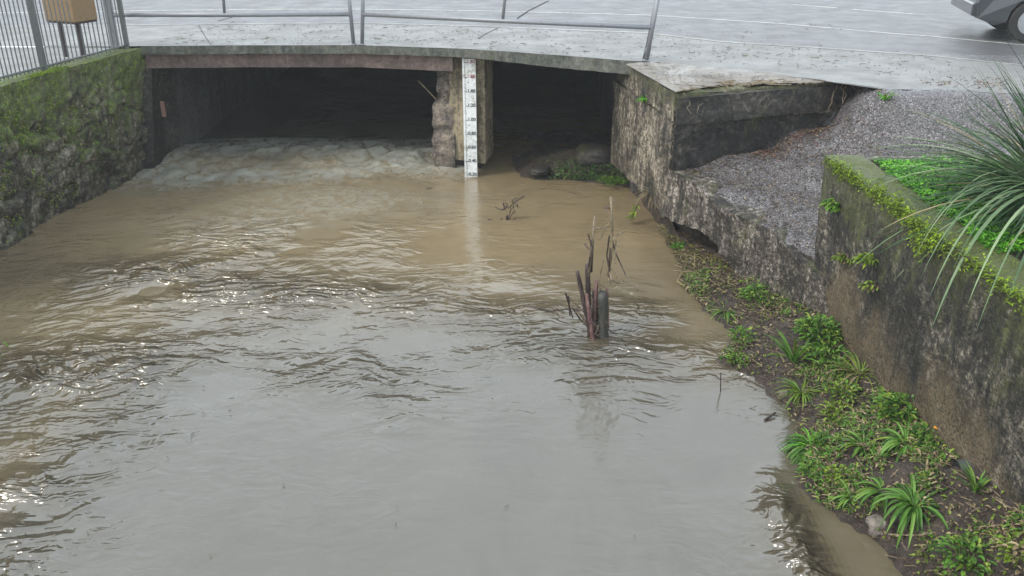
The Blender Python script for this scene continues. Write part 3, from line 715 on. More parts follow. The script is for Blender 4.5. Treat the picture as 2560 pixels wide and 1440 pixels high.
# fill fan as strip with pavement edge
top_front = [P(1564, 160, 1.805), P(1690, 231, 1.80), P(1800, 211.5, 1.81), P(1950, 208, 1.815), P(2140, 204, 1.82), P(2215, 226, 1.825)]
top_back = [P(1640, 154, ZP+.004), P(1700, 160, ZP+.004), P(1800, 171, ZP+.004), P(1900, 180, ZP+.004), P(2060, 202, ZP+.004), P(2215, 221, ZP+.004)]
vs = []; fs = []; nu, nv = 60, 24
for i in range(nu+1):
    t = i/nu*5; j = min(4, int(t)); u = t-j
    a = top_front[j].lerp(top_front[j+1], u); b_ = top_back[j].lerp(top_back[j+1], u)
    for q in range(nv+1): vs.append(a.lerp(b_, q/nv))
vs = np.array([tuple(v) for v in vs]); edge = np.array([1 if (i % (nv+1)) not in (0, nv) else .2 for i in range(len(vs))])
vs[:, 2] += .008*fbm(vs*6, 5, 4)*edge
fs = [(i*(nv+1)+j, (i+1)*(nv+1)+j, (i+1)*(nv+1)+j+1, i*(nv+1)+j+1) for i in range(nu) for j in range(nv)]
struct(mesh('footpath', vs, fs, m_walltop, None, True))

# ramp ----------------------------------------------------------------
P1 = P(1683, 416, .92); P1 = Vector((B.x+.02, B.y+.02, .92)); P2 = PX(2042, 695, 2.72)
CT = [(1.8, 9.68, .92), (2.27, 8.44, .79), (2.72, 7.2, .64), (2.66, 9.89, 1.05), (3.52, 10.1, 1.25), (3.95, 10.2, 1.42), (4.2, 9.9, 1.78), (4.2, 9.55, 1.74), (5.6, 9.4, 1.80), (7.5, 9, 1.8),
      (3.0, 7.6, .85), (3.4, 7.7, 1.0), (4.2, 7.8, 1.25), (6, 7.7, 1.35), (3.4, 9.0, 1.12), (2.5, 8.9, .92), (4.8, 8.6, 1.5), (4.7, 9.80, 1.82), (5.2, 9.7, 1.825), (5.9, 9.6, 1.825), (6.6, 9.5, 1.825), (4.3, 10.4, 1.83), (5.5, 10.2, 1.83), (7, 10, 1.83), (3.0, 8.3, .95), (4.0, 8.6, 1.32), (6.5, 8.5, 1.6), (2.9, 7.2, .66)]
CTa = np.array(CT)
def zr(x, y):
    d2 = (CTa[:, 0]-x)**2+(CTa[:, 1]-y)**2; wg = 1/(d2+.012)**1.9
    return float((wg*CTa[:, 2]).sum()/wg.sum())
def xl_ramp(Y):
    if Y <= P1.y: return P1.x+(P2.x-P1.x)*(P1.y-Y)/(P1.y-P2.y)
    return min(D.x, B.x+(D.x-B.x)*(Y-B.y)/(D.y-B.y))+.0
vs = []; fs = []; YS = np.concatenate([np.linspace(6.95, 10.25, 120), np.linspace(10.3, 11.8, 12)]); nu = 150
for Y in YS:
    xl = xl_ramp(Y)-.0; xr = 9.0
    for i in range(nu+1):
        t = (i/nu)**1.5; x = xl+(xr-xl)*t; vs.append((x, Y, zr(x, Y)))
vs = np.array(vs); vs[:, 2] += .014*fbm(vs*5, 15, 4)+.006*fbm(vs*22, 16, 2)
Yb = vs[:, 1]; xs_ = vs[:, 0]
fy = np.interp(vs[:, 0], [f[0] for f in front], [f[1] for f in front]); tt = np.clip((fy-vs[:, 1])/.45, 0, 1); tt = tt*tt*(3-2*tt)
tt = np.where(vs[:, 0] > 4.0, tt, np.clip(tt+(4.0-vs[:, 0])*3, 0, 1))
vs[:, 2] = vs[:, 2]*tt+(ZP+.004+.012*fbm(vs*np.array([9, 9, 0]), 19, 3))*(1-tt)
vs[:, 2] = np.where(fy-vs[:, 1] < -.06, np.minimum(vs[:, 2], ZP-.012), vs[:, 2])
fs = [(i*(nu+1)+j, i*(nu+1)+j+1, (i+1)*(nu+1)+j+1, (i+1)*(nu+1)+j) for i in range(len(YS)-1) for j in range(nu)]
struct(mesh('path', vs, fs, m_ramp, None, True))

# wall along the low side of the ramp, undercut
rg = []
for t in np.linspace(0, 1.12, 10):
    x = P1.x+(P2.x-P1.x)*t; Y = P1.y+(P2.y-P1.y)*t; zt = zr(x+.05, Y)+.015
    zb = interp(t, [0, .25, .45, .62, 1.2], [.37, .43, .42, .05, -.2]); zb = max(zb, -.2)
    ox = -.03
    rg.append([(x+ox-.005, Y-.01, zb), (x+.25, Y+.1, zb), (x+.22, Y+.1, zt-.0), (x+ox, Y-.01, zt)])
ww = empty('ramp_wall', (2.3, 8.4, 0), 'crumbling low concrete wall edging the gravelly ramp, hollowed out underneath', 'retaining wall')
world_child(sharp(loft(rg, [10, 22, 10, 22], [14]*9, 'wall_body', m_wallD, None, .026, 6, 91), 60), ww)
# hole closer behind the undercut
world_child(MB().box((2.75, 8.9, .1), (.5, 3.4, 1.0), R(20)).build('earth_core', m_mud), ww)

# planter wall (wall B) with return
wb = empty('planter_wall', (2.85, 5, 0), 'tall dark pebbly concrete wall in the right foreground with a mossy top', 'retaining wall')
ZB = 1.65
FB = [(2.735, 7.50), (2.80, 6.4), (2.84, 5.4), (2.92, 4.2), (2.98, 2.5), (3.05, -3)]
rg = []
for i, (x, Y) in enumerate(FB):
    bxx = x+.0; rg.append([(bxx+.02, Y-(.26 if i == 0 else 0), -.3), (bxx+.34, Y-(.26 if i == 0 else 0), -.3), (x+.30, Y, ZB), (x, Y, ZB)])
world_child(sharp(loft(rg, [9, 62, 9, 62], [36, 36, 40, 30, 12], 'wall_body', m_wallB, None, .018, 5, 101), 60), wb)
rg = [[(2.9, 7.50, .3), (2.9, 7.37, .3), (2.9, 7.37, ZB-.01), (2.9, 7.50, ZB-.005)], [(9, 7.50, .3), (9, 7.37, .3), (9, 7.37, ZB-.01), (9, 7.50, ZB-.005)]]
world_child(sharp(loft(rg, [4, 24, 4, 24], [60], 'return_wall', m_wallD, None, .006, 5, 103), 60), wb)
# drain hole near the foot
dp = PX(2408, 1172, 2.875)
mb = MB(); mb.tube([dp+Vector((-.05, -.01, 0)), dp+Vector((.12, 0, .0))], .062, 16, 0, False); mb.tube([dp+Vector((-.048, -.01, 0)), dp+Vector((.12, 0, .0))], .050, 16, 0, False)
world_child(mb.build('drain_pipe', m_fence, None, True), wb)
world_child(MB().tube([dp+Vector((-.044, -.01, 0)), dp+Vector((.11, 0, .0))], .051, 16).build('drain_shade_plug', mat('drain shade', (.004, .004, .004), .9)[0]), wb)  # near-black plug painting the shade inside the pipe
# soil in the planter
vs = []; XS = np.linspace(3.0, 9, 70); YS = np.linspace(-3, 7.4, 110)
for Y in YS:
    for x in XS: vs.append((x, Y, ZB-.05))
vs = np.array(vs); vs[:, 2] += .02*fbm(vs*4, 6, 4)
fs = [(i*70+j, i*70+j+1, (i+1)*70+j+1, (i+1)*70+j) for i in range(109) for j in range(69)]
struct(mesh('soil', vs, fs, m_mud, None, True))

# ================================================================== muddy bank
WE = [(1560, 462), (1600, 500), (1655, 575), (1672, 620), (1700, 660), (1705, 720), (1760, 772), (1835, 828), (1815, 872), (1800, 905), (1900, 948), (1960, 1020), (1998, 1110), (2000, 1200), (2050, 1262), (2130, 1312), (2210, 1372), (2262, 1440), (2330, 1560), (2420, 1900)]
W = sorted([(P(x, y).y, P(x, y).x) for x, y in WE]); WY = [a for a, _ in W]; WX = [b for _, b in W]
def wx(Y): return interp(Y, WY, WX)
def inner(Y):
    if Y > 7.3: x = P1.x+(P2.x-P1.x)*(P1.y-Y)/(P1.y-P2.y)+.28
    else: x = interp(Y, [a[1] for a in FB][::-1], [a[0] for a in FB][::-1])+.1
    return max(x, wx(Y)+.12)
def bank_z(x, Y):
    zi = interp(Y, [-3, 3, 4.04, 5.03, 6.34, 7.2, 7.9, 8.4, 9.0, 9.7, 12], [.62, .58, .56, .36, .27, .34, .36, .20, .14, .12, .10])
    a, b_ = wx(Y), inner(Y); u = (x-a)/(b_-a)
    if u < 0: return max(-.5, .5*(x-a))
    return zi*(1-(1-min(u, 1))**1.35)
vs = []; YS = np.concatenate([np.linspace(-3, 3.3, 10)[:-1], np.linspace(3.3, 12.0, 330)]); nu = 56
for Y in YS:
    a, b_ = wx(Y)-.5, inner(Y)
    for i in range(nu+1):
        x = a+(b_-a)*i/nu; vs.append((x, Y, bank_z(x, Y)))
vs = np.array(vs); vs[:, 2] += np.where(vs[:, 2] > -.1, .028*fbm(vs*np.array([5, 5, 0]), 51, 4)+.012*fbm(vs*np.array([22, 22, 0]), 52, 2), 0)
fs = [(i*(nu+1)+j, i*(nu+1)+j+1, (i+1)*(nu+1)+j+1, (i+1)*(nu+1)+j) for i in range(len(YS)-1) for j in range(nu)]
struct(mesh('soil', vs, fs, m_mud, None, True))
# silt mound in the right bay
def mound_z(x, Y):
    c = PY(1500, 370, 12.9); top = c.z
    a = P(1275, 425, 0).x
    u = (x-a)/(1.75-a); v = (Y-12.12)/1.0
    if u < 0 or v < 0: return -.1
    return min(1, v*1.5)**.8*min(1, u*1.15)**.8*(.42-.35*max(0, min(1, v-.75)))-.02
vs = []; XS = np.linspace(.0, 1.75, 70); YS = np.linspace(11.9, 15, 90)
for Y in YS:
    for x in XS: vs.append((x, Y-.35*max(0, x-.8), mound_z(x, Y)))
vs = np.array(vs); vs[:, 2] += .03*fbm(vs*np.array([5, 5, 0]), 71, 4)
fs = [(i*70+j, i*70+j+1, (i+1)*70+j+1, (i+1)*70+j) for i in range(89) for j in range(69)]
struct(mesh('silt', vs, fs, m_mud, None, True))

# ================================================================== plants
def leafy(px, py, z, rad, n, L0, label, mats=None, h=.10, name='weed', group='green weeds on the muddy bank', loc=None, out=None, cat='weed', broad=.55):
    c = loc if loc is not None else P(px, py, z)
    mb = MB()
    for i in range(n):
        a = random.uniform(0, 6.28); r = rad*math.sqrt(random.random()); hh = h*random.uniform(.2, 1)*(1-(r/rad)**2*.6)
        p = Vector((r*math.cos(a), r*math.sin(a), hh))
        dd = Vector((math.cos(a)+random.gauss(0, .5), math.sin(a)+random.gauss(0, .5), random.uniform(.1, .9)))
        if out is not None: dd = dd+Vector(out)*1.2
        L = L0*.72; mb.blade(p, dd, L*random.uniform(.6, 1.3), L*broad*random.uniform(.7, 1.1), random.uniform(.6, 1.5), 3, random.choice((0, 0, 1)))
    for i in range(max(3, n//9)):
        a = random.uniform(0, 6.28); r = rad*math.sqrt(random.random())*.8
        mb.tube([(r*.6*math.cos(a), r*.6*math.sin(a), -.03), (r*math.cos(a), r*math.sin(a), h*.7)], .003, 4, 0)
    o = mb.build(name, mats or [m_leaf, m_leafy]); o.location = c
    return tag(o, label, cat, group)
def tuft(px, py, z, n, L, wd, label, mats=None, droop=1.6, name='grass_tuft', group='grass tufts on the muddy bank', loc=None, up=1.1, base=.03, lean=(0, 0), cat='grass'):
    c = loc if loc is not None else P(px, py, z)
    mb = MB()
    for i in range(n):
        a = random.uniform(0, 6.28); dd = Vector((math.cos(a)+lean[0], math.sin(a)+lean[1], up*random.uniform(.4, 1.4)))
        mb.blade((base*math.cos(a)*random.random(), base*math.sin(a)*random.random(), -.01), dd, L*random.uniform(.55, 1.2), wd*random.uniform(.7, 1.2), droop*random.uniform(.7, 1.3), 6, random.choice((0, 0, 0, 1)))
    o = mb.build(name, mats or [m_strap, m_leafy]); o.location = c
    return tag(o, label, cat, group)
def on_bank(px, py):
    z = .1
    for _ in range(12):
        q = P(px, py, z); z = .5*z+.5*max(0, bank_z(q.x, q.y))
    return P(px, py, z)
def L_(px, py, rad, n, L, label, **k): return leafy(px, py, 0, rad, n, L, label, loc=on_bank(px, py), **k)
def T_(px, py, n, L, wd, label, **k): return tuft(px, py, 0, n, L, wd, label, loc=on_bank(px, py), **k)
L_(1697, 622, .055, 34, .085, 'bright green leafy rosette at the water edge by the undercut wall, farthest bright plant', h=.05, mats=[m_cover, m_leaf])
L_(1885, 745, .13, 170, .060, 'round leafy weed beside the foot of the ramp wall, above the matted grass', mats=[m_leaf, m_leafy], h=.14)
T_(1812, 782, 60, .22, .010, 'matted yellow green grass drooping into the stream below the round leafy weed', droop=2.2)
L_(1855, 850, .12, 120, .055, 'leafy weed on the spit of mud reaching into the water', h=.12)
L_(1845, 900, .10, 90, .05, 'low dark weed at the tip of the mud spit beside the water', h=.06)
L_(2045, 850, .20, 300, .075, 'largest leafy green clump at the corner of the pebbly wall', h=.22, mats=[m_leaf, m_leafy])
T_(1985, 905, 26, .34, .022, 'upright broad-bladed grass standing left of the largest leafy clump', droop=.9, up=2.2)
L_(2065, 900, .18, 170, .07, 'lower part of leafy weeds below the largest leafy clump', h=.14)
T_(2005, 985, 70, .24, .012, 'yellow green grass tuft hanging over the mud below the broad-bladed grass', droop=2.0, mats=[m_leafy, m_strap])
T_(2150, 935, 40, .28, .012, 'feathery grass leaning on the foot of the pebbly wall', droop=1.2, lean=(-.4, 0), mats=[m_leafy, m_straw])
L_(2110, 985, .14, 110, .06, 'thin yellow green weed between the feathery grass and the water', mats=[m_leafy, m_leaf], h=.09)
L_(2090, 1035, .13, 110, .055, 'yellowish low weed in the middle of the bank', mats=[m_leafy, m_leafy], h=.08)
L_(2250, 1040, .17, 210, .075, 'dense dark green weed against the foot of the wall in mid bank', h=.17)
T_(2265, 1110, 46, .22, .022, 'broad arching grass just below the dense dark weed', droop=2.0)
T_(2160, 1120, 46, .20, .018, 'arching strap-leaved grass in the middle of the lower bank', droop=2.0)
L_(2070, 1110, .12, 90, .06, 'scattered small weed near the water in mid bank', h=.06)
T_(2028, 1120, 110, .26, .014, 'bright grass tuft spilling over the edge into the water', droop=2.6, lean=(-.5, -.3), mats=[m_strap, m_cover])
L_(2040, 1185, .11, 100, .05, 'small dark weed below the spilling grass tuft at the water line', h=.07)
L_(2110, 1195, .12, 120, .045, 'yellow low ground weed in the lower bank', mats=[m_leafy, m_mossy], h=.06)
T_(2210, 1235, 40, .22, .020, 'arching grass with pale tips left of the biggest strap-leaved plant', droop=2.1)
T_(2130, 1245, 28, .17, .016, 'small strap-leaved tuft near the water in the lower bank', droop=2.0)
T_(2285, 1265, 60, .30, .026, 'biggest drooping strap-leaved plant on the lower bank', droop=2.5, mats=[m_strap, m_leaf])
T_(2440, 1225, 26, .17, .013, 'lone upright green tuft on bare mud near the drain hole', droop=1.0, up=2.2)
L_(2420, 1405, .16, 200, .060, 'leafy clump at the bottom edge of the bank', h=.12)
L_(2545, 1395, .13, 100, .06, 'grey green weed in the bottom right corner', h=.1, mats=[m_leafy, m_straw])
L_(2320, 1400, .10, 60, .05, 'sparse weed at the bottom of the bank near the brown pool', mats=[m_leafy, m_litter], h=.05)
L_(2330, 1100, .13, 110, .06, 'leafy weed touching the wall above the drain hole', h=.10)
L_(2175, 1290, .09, 50, .04, 'tiny weed beside the pale stone', mats=[m_litter, m_leafy], h=.04)
# orange blossom
ob = on_bank(2336, 1092)+Vector((-.03, -.05, .10)); mb = MB()
for i in range(7):
    a = i*.9; mb.blade((0, 0, 0), (math.cos(a), math.sin(a), .4), .022, .014, .5, 2)
o = mb.build('flower', mat('orange petal', (.75, .33, .02), .5)[0]); o.location = ob; tag(o, 'single small orange flower among the weeds above the drain hole', 'flower')
# plants growing on walls
G2 = 'plants rooted in the walls'
def on_x(px, py, x): return PX(px, py, x)
leafy(0, 0, 0, .06, 60, .12, 'bright fern sprout on the left face of the bridge-end block wall', loc=PX(1620, 250, 1.63), h=.05, out=(-1, -.4, -.5), mats=[m_cover, m_leaf], group=G2, name='fern', cat='fern', broad=.3)
leafy(0, 0, 0, .06, 60, .085, 'small fern on the dark face of the block wall', loc=PY(1893, 292, 9.86), h=.03, out=(0, -1, .2), mats=[m_leafy, m_leaf], group=G2, name='fern', cat='fern', broad=.4)
tuft(0, 0, 0, 26, .14, .018, 'bright sprout at the far end of the dark wall where the leaf litter begins', loc=P(2210, 250, 1.74), droop=1.1, up=1.8, mats=[m_cover, m_leafy], group=G2, name='sprout', cat='plant')
leafy(0, 0, 0, .08, 90, .10, 'dark fern at the near corner of the pebbly wall', loc=PX(2084, 520, 2.735), h=.08, out=(-.8, -.3, -.2), group=G2, name='fern', cat='fern', broad=.4)
leafy(0, 0, 0, .06, 70, .10, 'yellowish fern halfway down the pebbly wall', loc=PX(2168, 652, 2.76), h=.05, out=(-.9, -.2, -.3), mats=[m_leafy, m_mossy], group=G2, name='fern', cat='fern', broad=.35)
leafy(0, 0, 0, .06, 60, .09, 'faded fern left of the yellowish fern on the pebbly wall', loc=PX(2108, 650, 2.75), h=.05, out=(-.9, -.2, -.3), mats=[m_leafy, m_litter], group=G2, name='fern', cat='fern', broad=.35)
leafy(0, 0, 0, .05, 50, .08, 'small withered fern low on the pebbly wall', loc=PX(2175, 715, 2.76), h=.04, out=(-.9, -.2, -.6), mats=[m_leafy, m_litter], group=G2, name='fern', cat='fern', broad=.35)
# moss fringe along planter wall edge
mp = []
for t in np.linspace(0, 1, 90):
    x = interp(t, [0, .5, 1], [2.74, 2.82, 2.9]); Y = 7.4-3.1*t; mp.append((x, Y, ZB-.02))
world_child(tufts('moss_fringe', mp, 2600, .030, [m_mossy], (.022, .05, .035)), wb)
mp = [(2.74+.30*u+.1*v, 7.42-2.6*v, ZB+.012) for u in np.linspace(.1, .9, 12) for v in np.linspace(.0, 1, 40)]
world_child(tufts('moss_film', mp, 1500, .012, [m_mossy], (.03, .05, .002), None, .3), wb)
hang = []
for (px, py) in ((2105, 425), (2130, 440), (2200, 470), (2245, 500), (2265, 540), (2290, 580), (2330, 600), (2300, 620)):
    hang.append(PX(px, py, 2.80-.03))
world_child(tufts('hanging_moss', hang, 900, .035, [m_mossy], (.02, .05, .035), None, -.2), wb)
# bright ground cover in the planter
mb = MB()
for i in range(14000):
    x = 3.06+abs(random.gauss(0, .95)); Y = random.uniform(5.2, 7.33)
    if x > 5.2: continue
    if x < 3.07+.03*math.sin(Y*9): continue
    z = ZB-.02+.05*random.random()+.025*math.sin(x*9)*math.sin(Y*7)
    a = random.uniform(0, 6.28); mb.blade((x, Y, z), (math.cos(a), math.sin(a), random.uniform(.0, .8)), random.uniform(.02, .042), random.uniform(.014, .024), .8, 2)
tag(mb.build('ground_cover', m_cover), None, None, None, 'stuff')
# ornamental grass
og = Vector((4.05, 6.0, ZB-.03)); mb = MB()
for i in range(1500):
    a = random.uniform(0, 6.28); low = random.random() < .6; up = random.uniform(.25, 1.0) if low else random.uniform(1.0, 3.2)
    L = random.uniform(1.1, 1.75) if low else random.uniform(1.0, 1.5)
    mb.blade((.16*math.cos(a)*random.random(), .16*math.sin(a)*random.random(), 0), (math.cos(a), math.sin(a), up), L*random.uniform(.6, 1), random.uniform(.010, .020), random.uniform(.5, 1.7) if low else random.uniform(.1, .9), 10, 2 if random.random() < .07 else (1 if low and random.random() < .25 else 0))
for (px, py, wd) in ((2330, 820, .026), (2325, 740, .018), (2420, 760, .018), (2520, 750, .022), (2300, 700, .014), (2270, 590, .012), (2300, 610, .012), (2340, 640, .014), (2380, 680, .014), (2440, 830, .012), (2290, 640, .01), (2350, 560, .01)):
    end = PX(px, py, random.uniform(2.62, 2.70) if py > 600 else 2.9)-og
    p0 = Vector((-.08, -.05, .05)); c1 = Vector((end.x*.8, end.y*.8, .75)); pts = []
    vsb = []; n = 14
    for j in range(n+1):
        t = j/n; q = p0*(1-t)**2+c1*2*t*(1-t)+end*t*t
        tg = (c1-p0)*(1-t)+(end-c1)*t; sd = tg.cross(Vector((0, 0, 1))).normalized(); ww_ = wd*max(.08, math.sin(math.pi*(.08+.92*t))**.6)
        vsb += [q-sd*ww_/2+Vector((0, 0, .003)), q, q+sd*ww_/2+Vector((0, 0, .003))]
    mb.add(vsb, [f for j in range(n) for f in ((3*j, 3*j+1, 3*j+4, 3*j+3), (3*j+1, 3*j+2, 3*j+5, 3*j+4))], 1)
o = mb.build('ornamental_grass', [m_orn, m_ostrap, m_straw]); o.location = og
tag(o, 'big clump of long dark green arching blades in the planter at the right edge', 'ornamental grass')

# weeds and roots on the silt mound
def on_mound(px, py): return P(px, py, .12)
mb = MB()
for i in range(1900):
    x = .45+1.25*random.random()**.7; Y = 12.16+abs(random.gauss(0, .22)); yy = Y-.35*max(0, x-.8); a = random.uniform(0, 6.28)
    if random.random() > .35+.6*math.exp(-((x-1.05)/.35)**2)+.5*(x > 1.45): continue
    mb.blade((x, yy, max(.0, mound_z(x, Y))+.01), (math.cos(a), math.sin(a)-.3, random.uniform(.2, 1.4)), random.uniform(.03, .08), random.uniform(.012, .03), 1.2, 3, random.choice((0, 0, 1, 2)))
tag(mb.build('weeds', [m_orn, m_leaf, m_litter]), None, None, None, 'stuff')
leafy(0, 0, 0, .20, 260, .05, 'dark weeds at the water edge against the block wall foot', loc=P(1530, 455, .07), h=.06, group='weeds on the silt mound')
# rocks
def rock(px, py, z, size, label, mats, seed, loc=None):
    c = loc if loc is not None else P(px, py, z); import bmesh
    bm = bmesh.new(); bmesh.ops.create_icosphere(bm, subdivisions=4, radius=1); me = bpy.data.meshes.new('rock')
    for v in bm.verts:
        v.co = v.co*(1+.0)
    bm.to_mesh(me); bm.free()
    co = np.zeros(len(me.vertices)*3); me.vertices.foreach_get('co', co); co = co.reshape(-1, 3)
    co = np.sign(co)*np.abs(co)**.75; co *= (1+.22*fbm(co*1.3, seed, 3))[:, None]; co *= np.array(size)
    me.vertices.foreach_set('co', co.ravel()); me.polygons.foreach_set('use_smooth', [True]*len(me.polygons)); me.update()
    o = link('rock', me, mats); o.location = c; return tag(o, label, 'rock', 'loose stones along the stream')
rock(0, 0, 0, (.34, .30, .13), 'low dark lump of broken concrete on the silt mound under the right opening', m_dark, 5, PY(1500, 384, 12.6))
rock(0, 0, 0, (.15, .18, .05), 'flat dark stone at the left tip of the silt mound in the right opening', m_dark, 8, PY(1350, 424, 12.3))
rock(2198, 1308, 0, (.075, .06, .035), 'pale stone half sunk at the water edge of the lower bank', m_walltop, 9, on_bank(2198, 1306))
rock(0, 0, 0, (.05, .04, .03), 'small grey stone in front of the pale stone', m_stone, 10, on_bank(2190, 1332))
rock(0, 0, 0, (.045, .04, .03), 'small dark stone by the water below the mud spit', m_stone, 11, on_bank(1960, 985))

# leaf litter: nobody could count it
def litter(name, spots, n, sz, mats, seed=0):
    mb = MB()
    for _ in range(n):
        f = random.choice(spots); p = f()
        if p is None: continue
        a = random.uniform(0, 6.28)
        if random.random() < .25:
            d_ = Vector((math.cos(a), math.sin(a), random.uniform(-.1, .3))); mb.tube([p, p+d_*sz*random.uniform(1, 3)], .0025, 4, random.choice((0, 1)) if len(mats) > 1 else 0)
        else: mb.blade(p, (math.cos(a), math.sin(a), random.uniform(-.1, .7)), sz*random.uniform(.5, 1.3), sz*random.uniform(.3, .7), random.uniform(.2, 1.2), 2, random.randrange(len(mats)))
    return tag(mb.build(name, mats), None, None, None, 'stuff')
def f_bank():
    Y = random.uniform(3.6, 10.2); a, b_ = wx(Y), inner(Y)-.1
    x = random.uniform(a+.01, b_); return Vector((x, Y, bank_z(x, Y)+.012))
def f_bank2():
    Y = random.uniform(7.3, 9.3); a, b_ = wx(Y), inner(Y)-.1
    x = random.uniform(a+.01, b_); return Vector((x, Y, bank_z(x, Y)+.012))
def f_mound():
    x = random.uniform(.2, 1.7); Y = random.uniform(12.15, 13); return Vector((x, Y-.35*max(0, x-.8), mound_z(x, Y)+.015))
mb = MB(); k_ = 0
while k_ < 10500:
    Y = random.uniform(3.4, 9.0); a, b_ = wx(Y), inner(Y)-.1; x = random.uniform(a, b_)
    n_ = float(fbm(np.array([[x*3.2, Y*3.2, 0]]), 91, 3)[0]); q = P(2440, 1230, .4)
    if n_ < .0+.30*(Y > 6.7) or (x-q.x)**2*4+(Y-q.y)**2 < .10 or random.random() < (Y-6.6)*.33: k_ += .2; continue
    an = random.uniform(0, 6.28); k_ += 1
    mb.blade((x, Y, bank_z(x, Y)+.01+.05*n_*random.random()), (math.cos(an), math.sin(an), random.uniform(.2, 1.3)), random.uniform(.025, .065), random.uniform(.006, .018), random.uniform(.8, 2), 3, random.choice((0, 0, 1, 2, 3, 3, 4)))
tag(mb.build('weeds', [m_leaf, m_leafy, m_strap, m_straw, m_litter]), None, None, None, 'stuff')
litter('leaf_litter', [f_bank, f_bank, f_bank2], 7000, .035, [m_litter, m_straw, m_litter, m_leafy])
litter('leaf_litter', [f_mound], 700, .03, [m_litter, m_leaf, m_litter])
def f_red():
    t = random.random()**.8; px = 1880+t*330; py = interp(px, [1880, 1960, 2060, 2210], [392, 362, 322, 268])+abs(random.gauss(0, 1))*16*(.6+t)
    x0 = P(px, py, 1.0+.5*t); return Vector((x0.x, x0.y, zr(x0.x, x0.y)+.012))
def f_ramp():
    px = random.uniform(1900, 2500); py = random.uniform(225, 300); q = P(px, py, 1.5)
    return Vector((q.x, q.y, zr(q.x, q.y)+.012)) if q.y < 10.1 else None
litter('fallen_leaves', [f_red, f_red, f_ramp, f_ramp], 1900, .032, [m_red, m_litter, m_litter, m_straw])
def f_rampall():
    Y = random.uniform(7.4, 9.9); x = xl_ramp(Y)+.03+abs(random.gauss(0, 1.3)); return Vector((x, Y, min(ZP, zr(x, Y))+.008))
litter('fallen_leaves', [f_rampall], 3600, .028, [m_litter, m_litter, m_litter, m_straw])
def f_pave():
    x = random.uniform(-5, 5.5); y0 = ye(x) if x < 1.6 else interp(x, [1.6, 5.5], [11.4, 9.7]); Y = random.uniform(y0+.05, yk(x)-.05) if random.random() < .8 else random.uniform(y0+.1, 16)
    return Vector((x, Y, (ZP if Y < yk(x) else ZR)+.006))
litter('fallen_leaves', [f_pave], 900, .03, [m_litter, m_litter])
def f_wtop():
    px = random.uniform(1590, 2200); py = interp(px, [1590, 1700, 2200], [160, 170, 215])+random.random()*45
    q = P(px, py, 1.815); fy = interp(px, [1566, 1690, 1800, 2140, 2215], [160, 228, 208, 202, 224]); 
    return Vector((q.x, q.y, 1.825)) if py < fy else None
litter('fallen_leaves', [f_wtop], 420, .028, [m_litter, m_straw])
# roots and creeping stems over the dark wall edge
rt = empty('creeping_roots', P(1900, 210, 1.81), 'tangle of thin pale roots creeping along the top edge of the dark wall', 'roots')
for i in range(60):
    mb = MB(); t = random.random(); px = 1700+t*500; py = interp(px, [1700, 1800, 2140, 2210], [226, 210, 204, 228]); p = P(px, py+random.uniform(-8, 4), 1.815)
    pts = [p]
    for j in range(5): pts.append(pts[-1]+Vector((random.uniform(-.12, .14), random.uniform(-.04, .05), random.uniform(-.006, .006))))
    mb.tube(pts, .005, 4); world_child(mb.build('root', m_twig), rt)
for i in range(16):
    mb = MB(); px = random.choice((random.uniform(1700, 1780), random.uniform(2090, 2190))); p = P(px, interp(px, [1700, 1800, 2140, 2190], [232, 214, 210, 225]), 1.79)
    pts = [p]
    for j in range(5): pts.append(pts[-1]+Vector((random.uniform(-.05, .06), -.025, -random.uniform(.02, .075))))
    mb.tube(pts, .004, 4); world_child(mb.build('root', m_twig), rt)

# ================================================================== driftwood stump in the stream
def at_stump(px, py, dy=0): return PY(px, py, SY+dy)
SB = P(1490, 840, 0); SY = SB.y
stump = empty('stump', SB, 'cluster of rotten wooden stakes with dead stems standing in the stream', 'stump')
def wc(o): return world_child(o, stump)
def rough_post(pts, r, name, m, seed, n=12):
    mb = MB(); P_ = [Vector(p) for p in pts]; full = []
    rr = []
    K = 10
    for i in range(K+1):
        t = i/K*(len(P_)-1); j = min(len(P_)-2, int(t)); full.append(P_[j].lerp(P_[j+1], t-j)+Vector((random.uniform(-1, 1), 0, 0))*r*.08)
        rr.append(r*(random.uniform(.86, 1.1))*(.8 if i == K else 1))
    mb.tube(full, rr, n); return wc(mb.build(name, m, None, True))
rough_post([at_stump(1508, 850), at_stump(1506, 730)], .048, 'stake', m_woodg, 1)
rough_post([at_stump(1487, 850, .05), at_stump(1488, 725, .05)], .030, 'stake', m_woodg, 2)
rough_post([at_stump(1474, 850, .02), at_stump(1468, 660, .02)], .024, 'stake', m_wood, 3)
rough_post([at_stump(1478, 840, -.03), at_stump(1443, 678, -.03)], .021, 'stake', m_wood, 4)
rough_post([at_stump(1484, 860, -.05), at_stump(1466, 735, -.05)], .020, 'split_stake', m_redwood, 5)
rough_post([at_stump(1482, 845, 0), at_stump(1492, 700, 0)], .017, 'split_stake', m_redwood, 6)
rough_post([at_stump(1520, 820, .02), at_stump(1517, 720, .02)], .014, 'split_stake', m_redwood, 7)
wc(MB().tube([at_stump(1472, 690), at_stump(1482, 600), at_stump(1487, 540)], [.012, .011, .010], 7).build('stem', m_twig, None, True))
wc(MB().tube([at_stump(1478, 680, .01), at_stump(1480, 600, .01)], [.012, .018], 7).build('stem', m_wood, None, True))
wc(MB().tube([at_stump(1520, 690), at_stump(1530, 630), at_stump(1531, 560), at_stump(1527, 492)], [.010, .011, .009, .012], 7).build('stem', m_twig, None, True))
mb = MB()
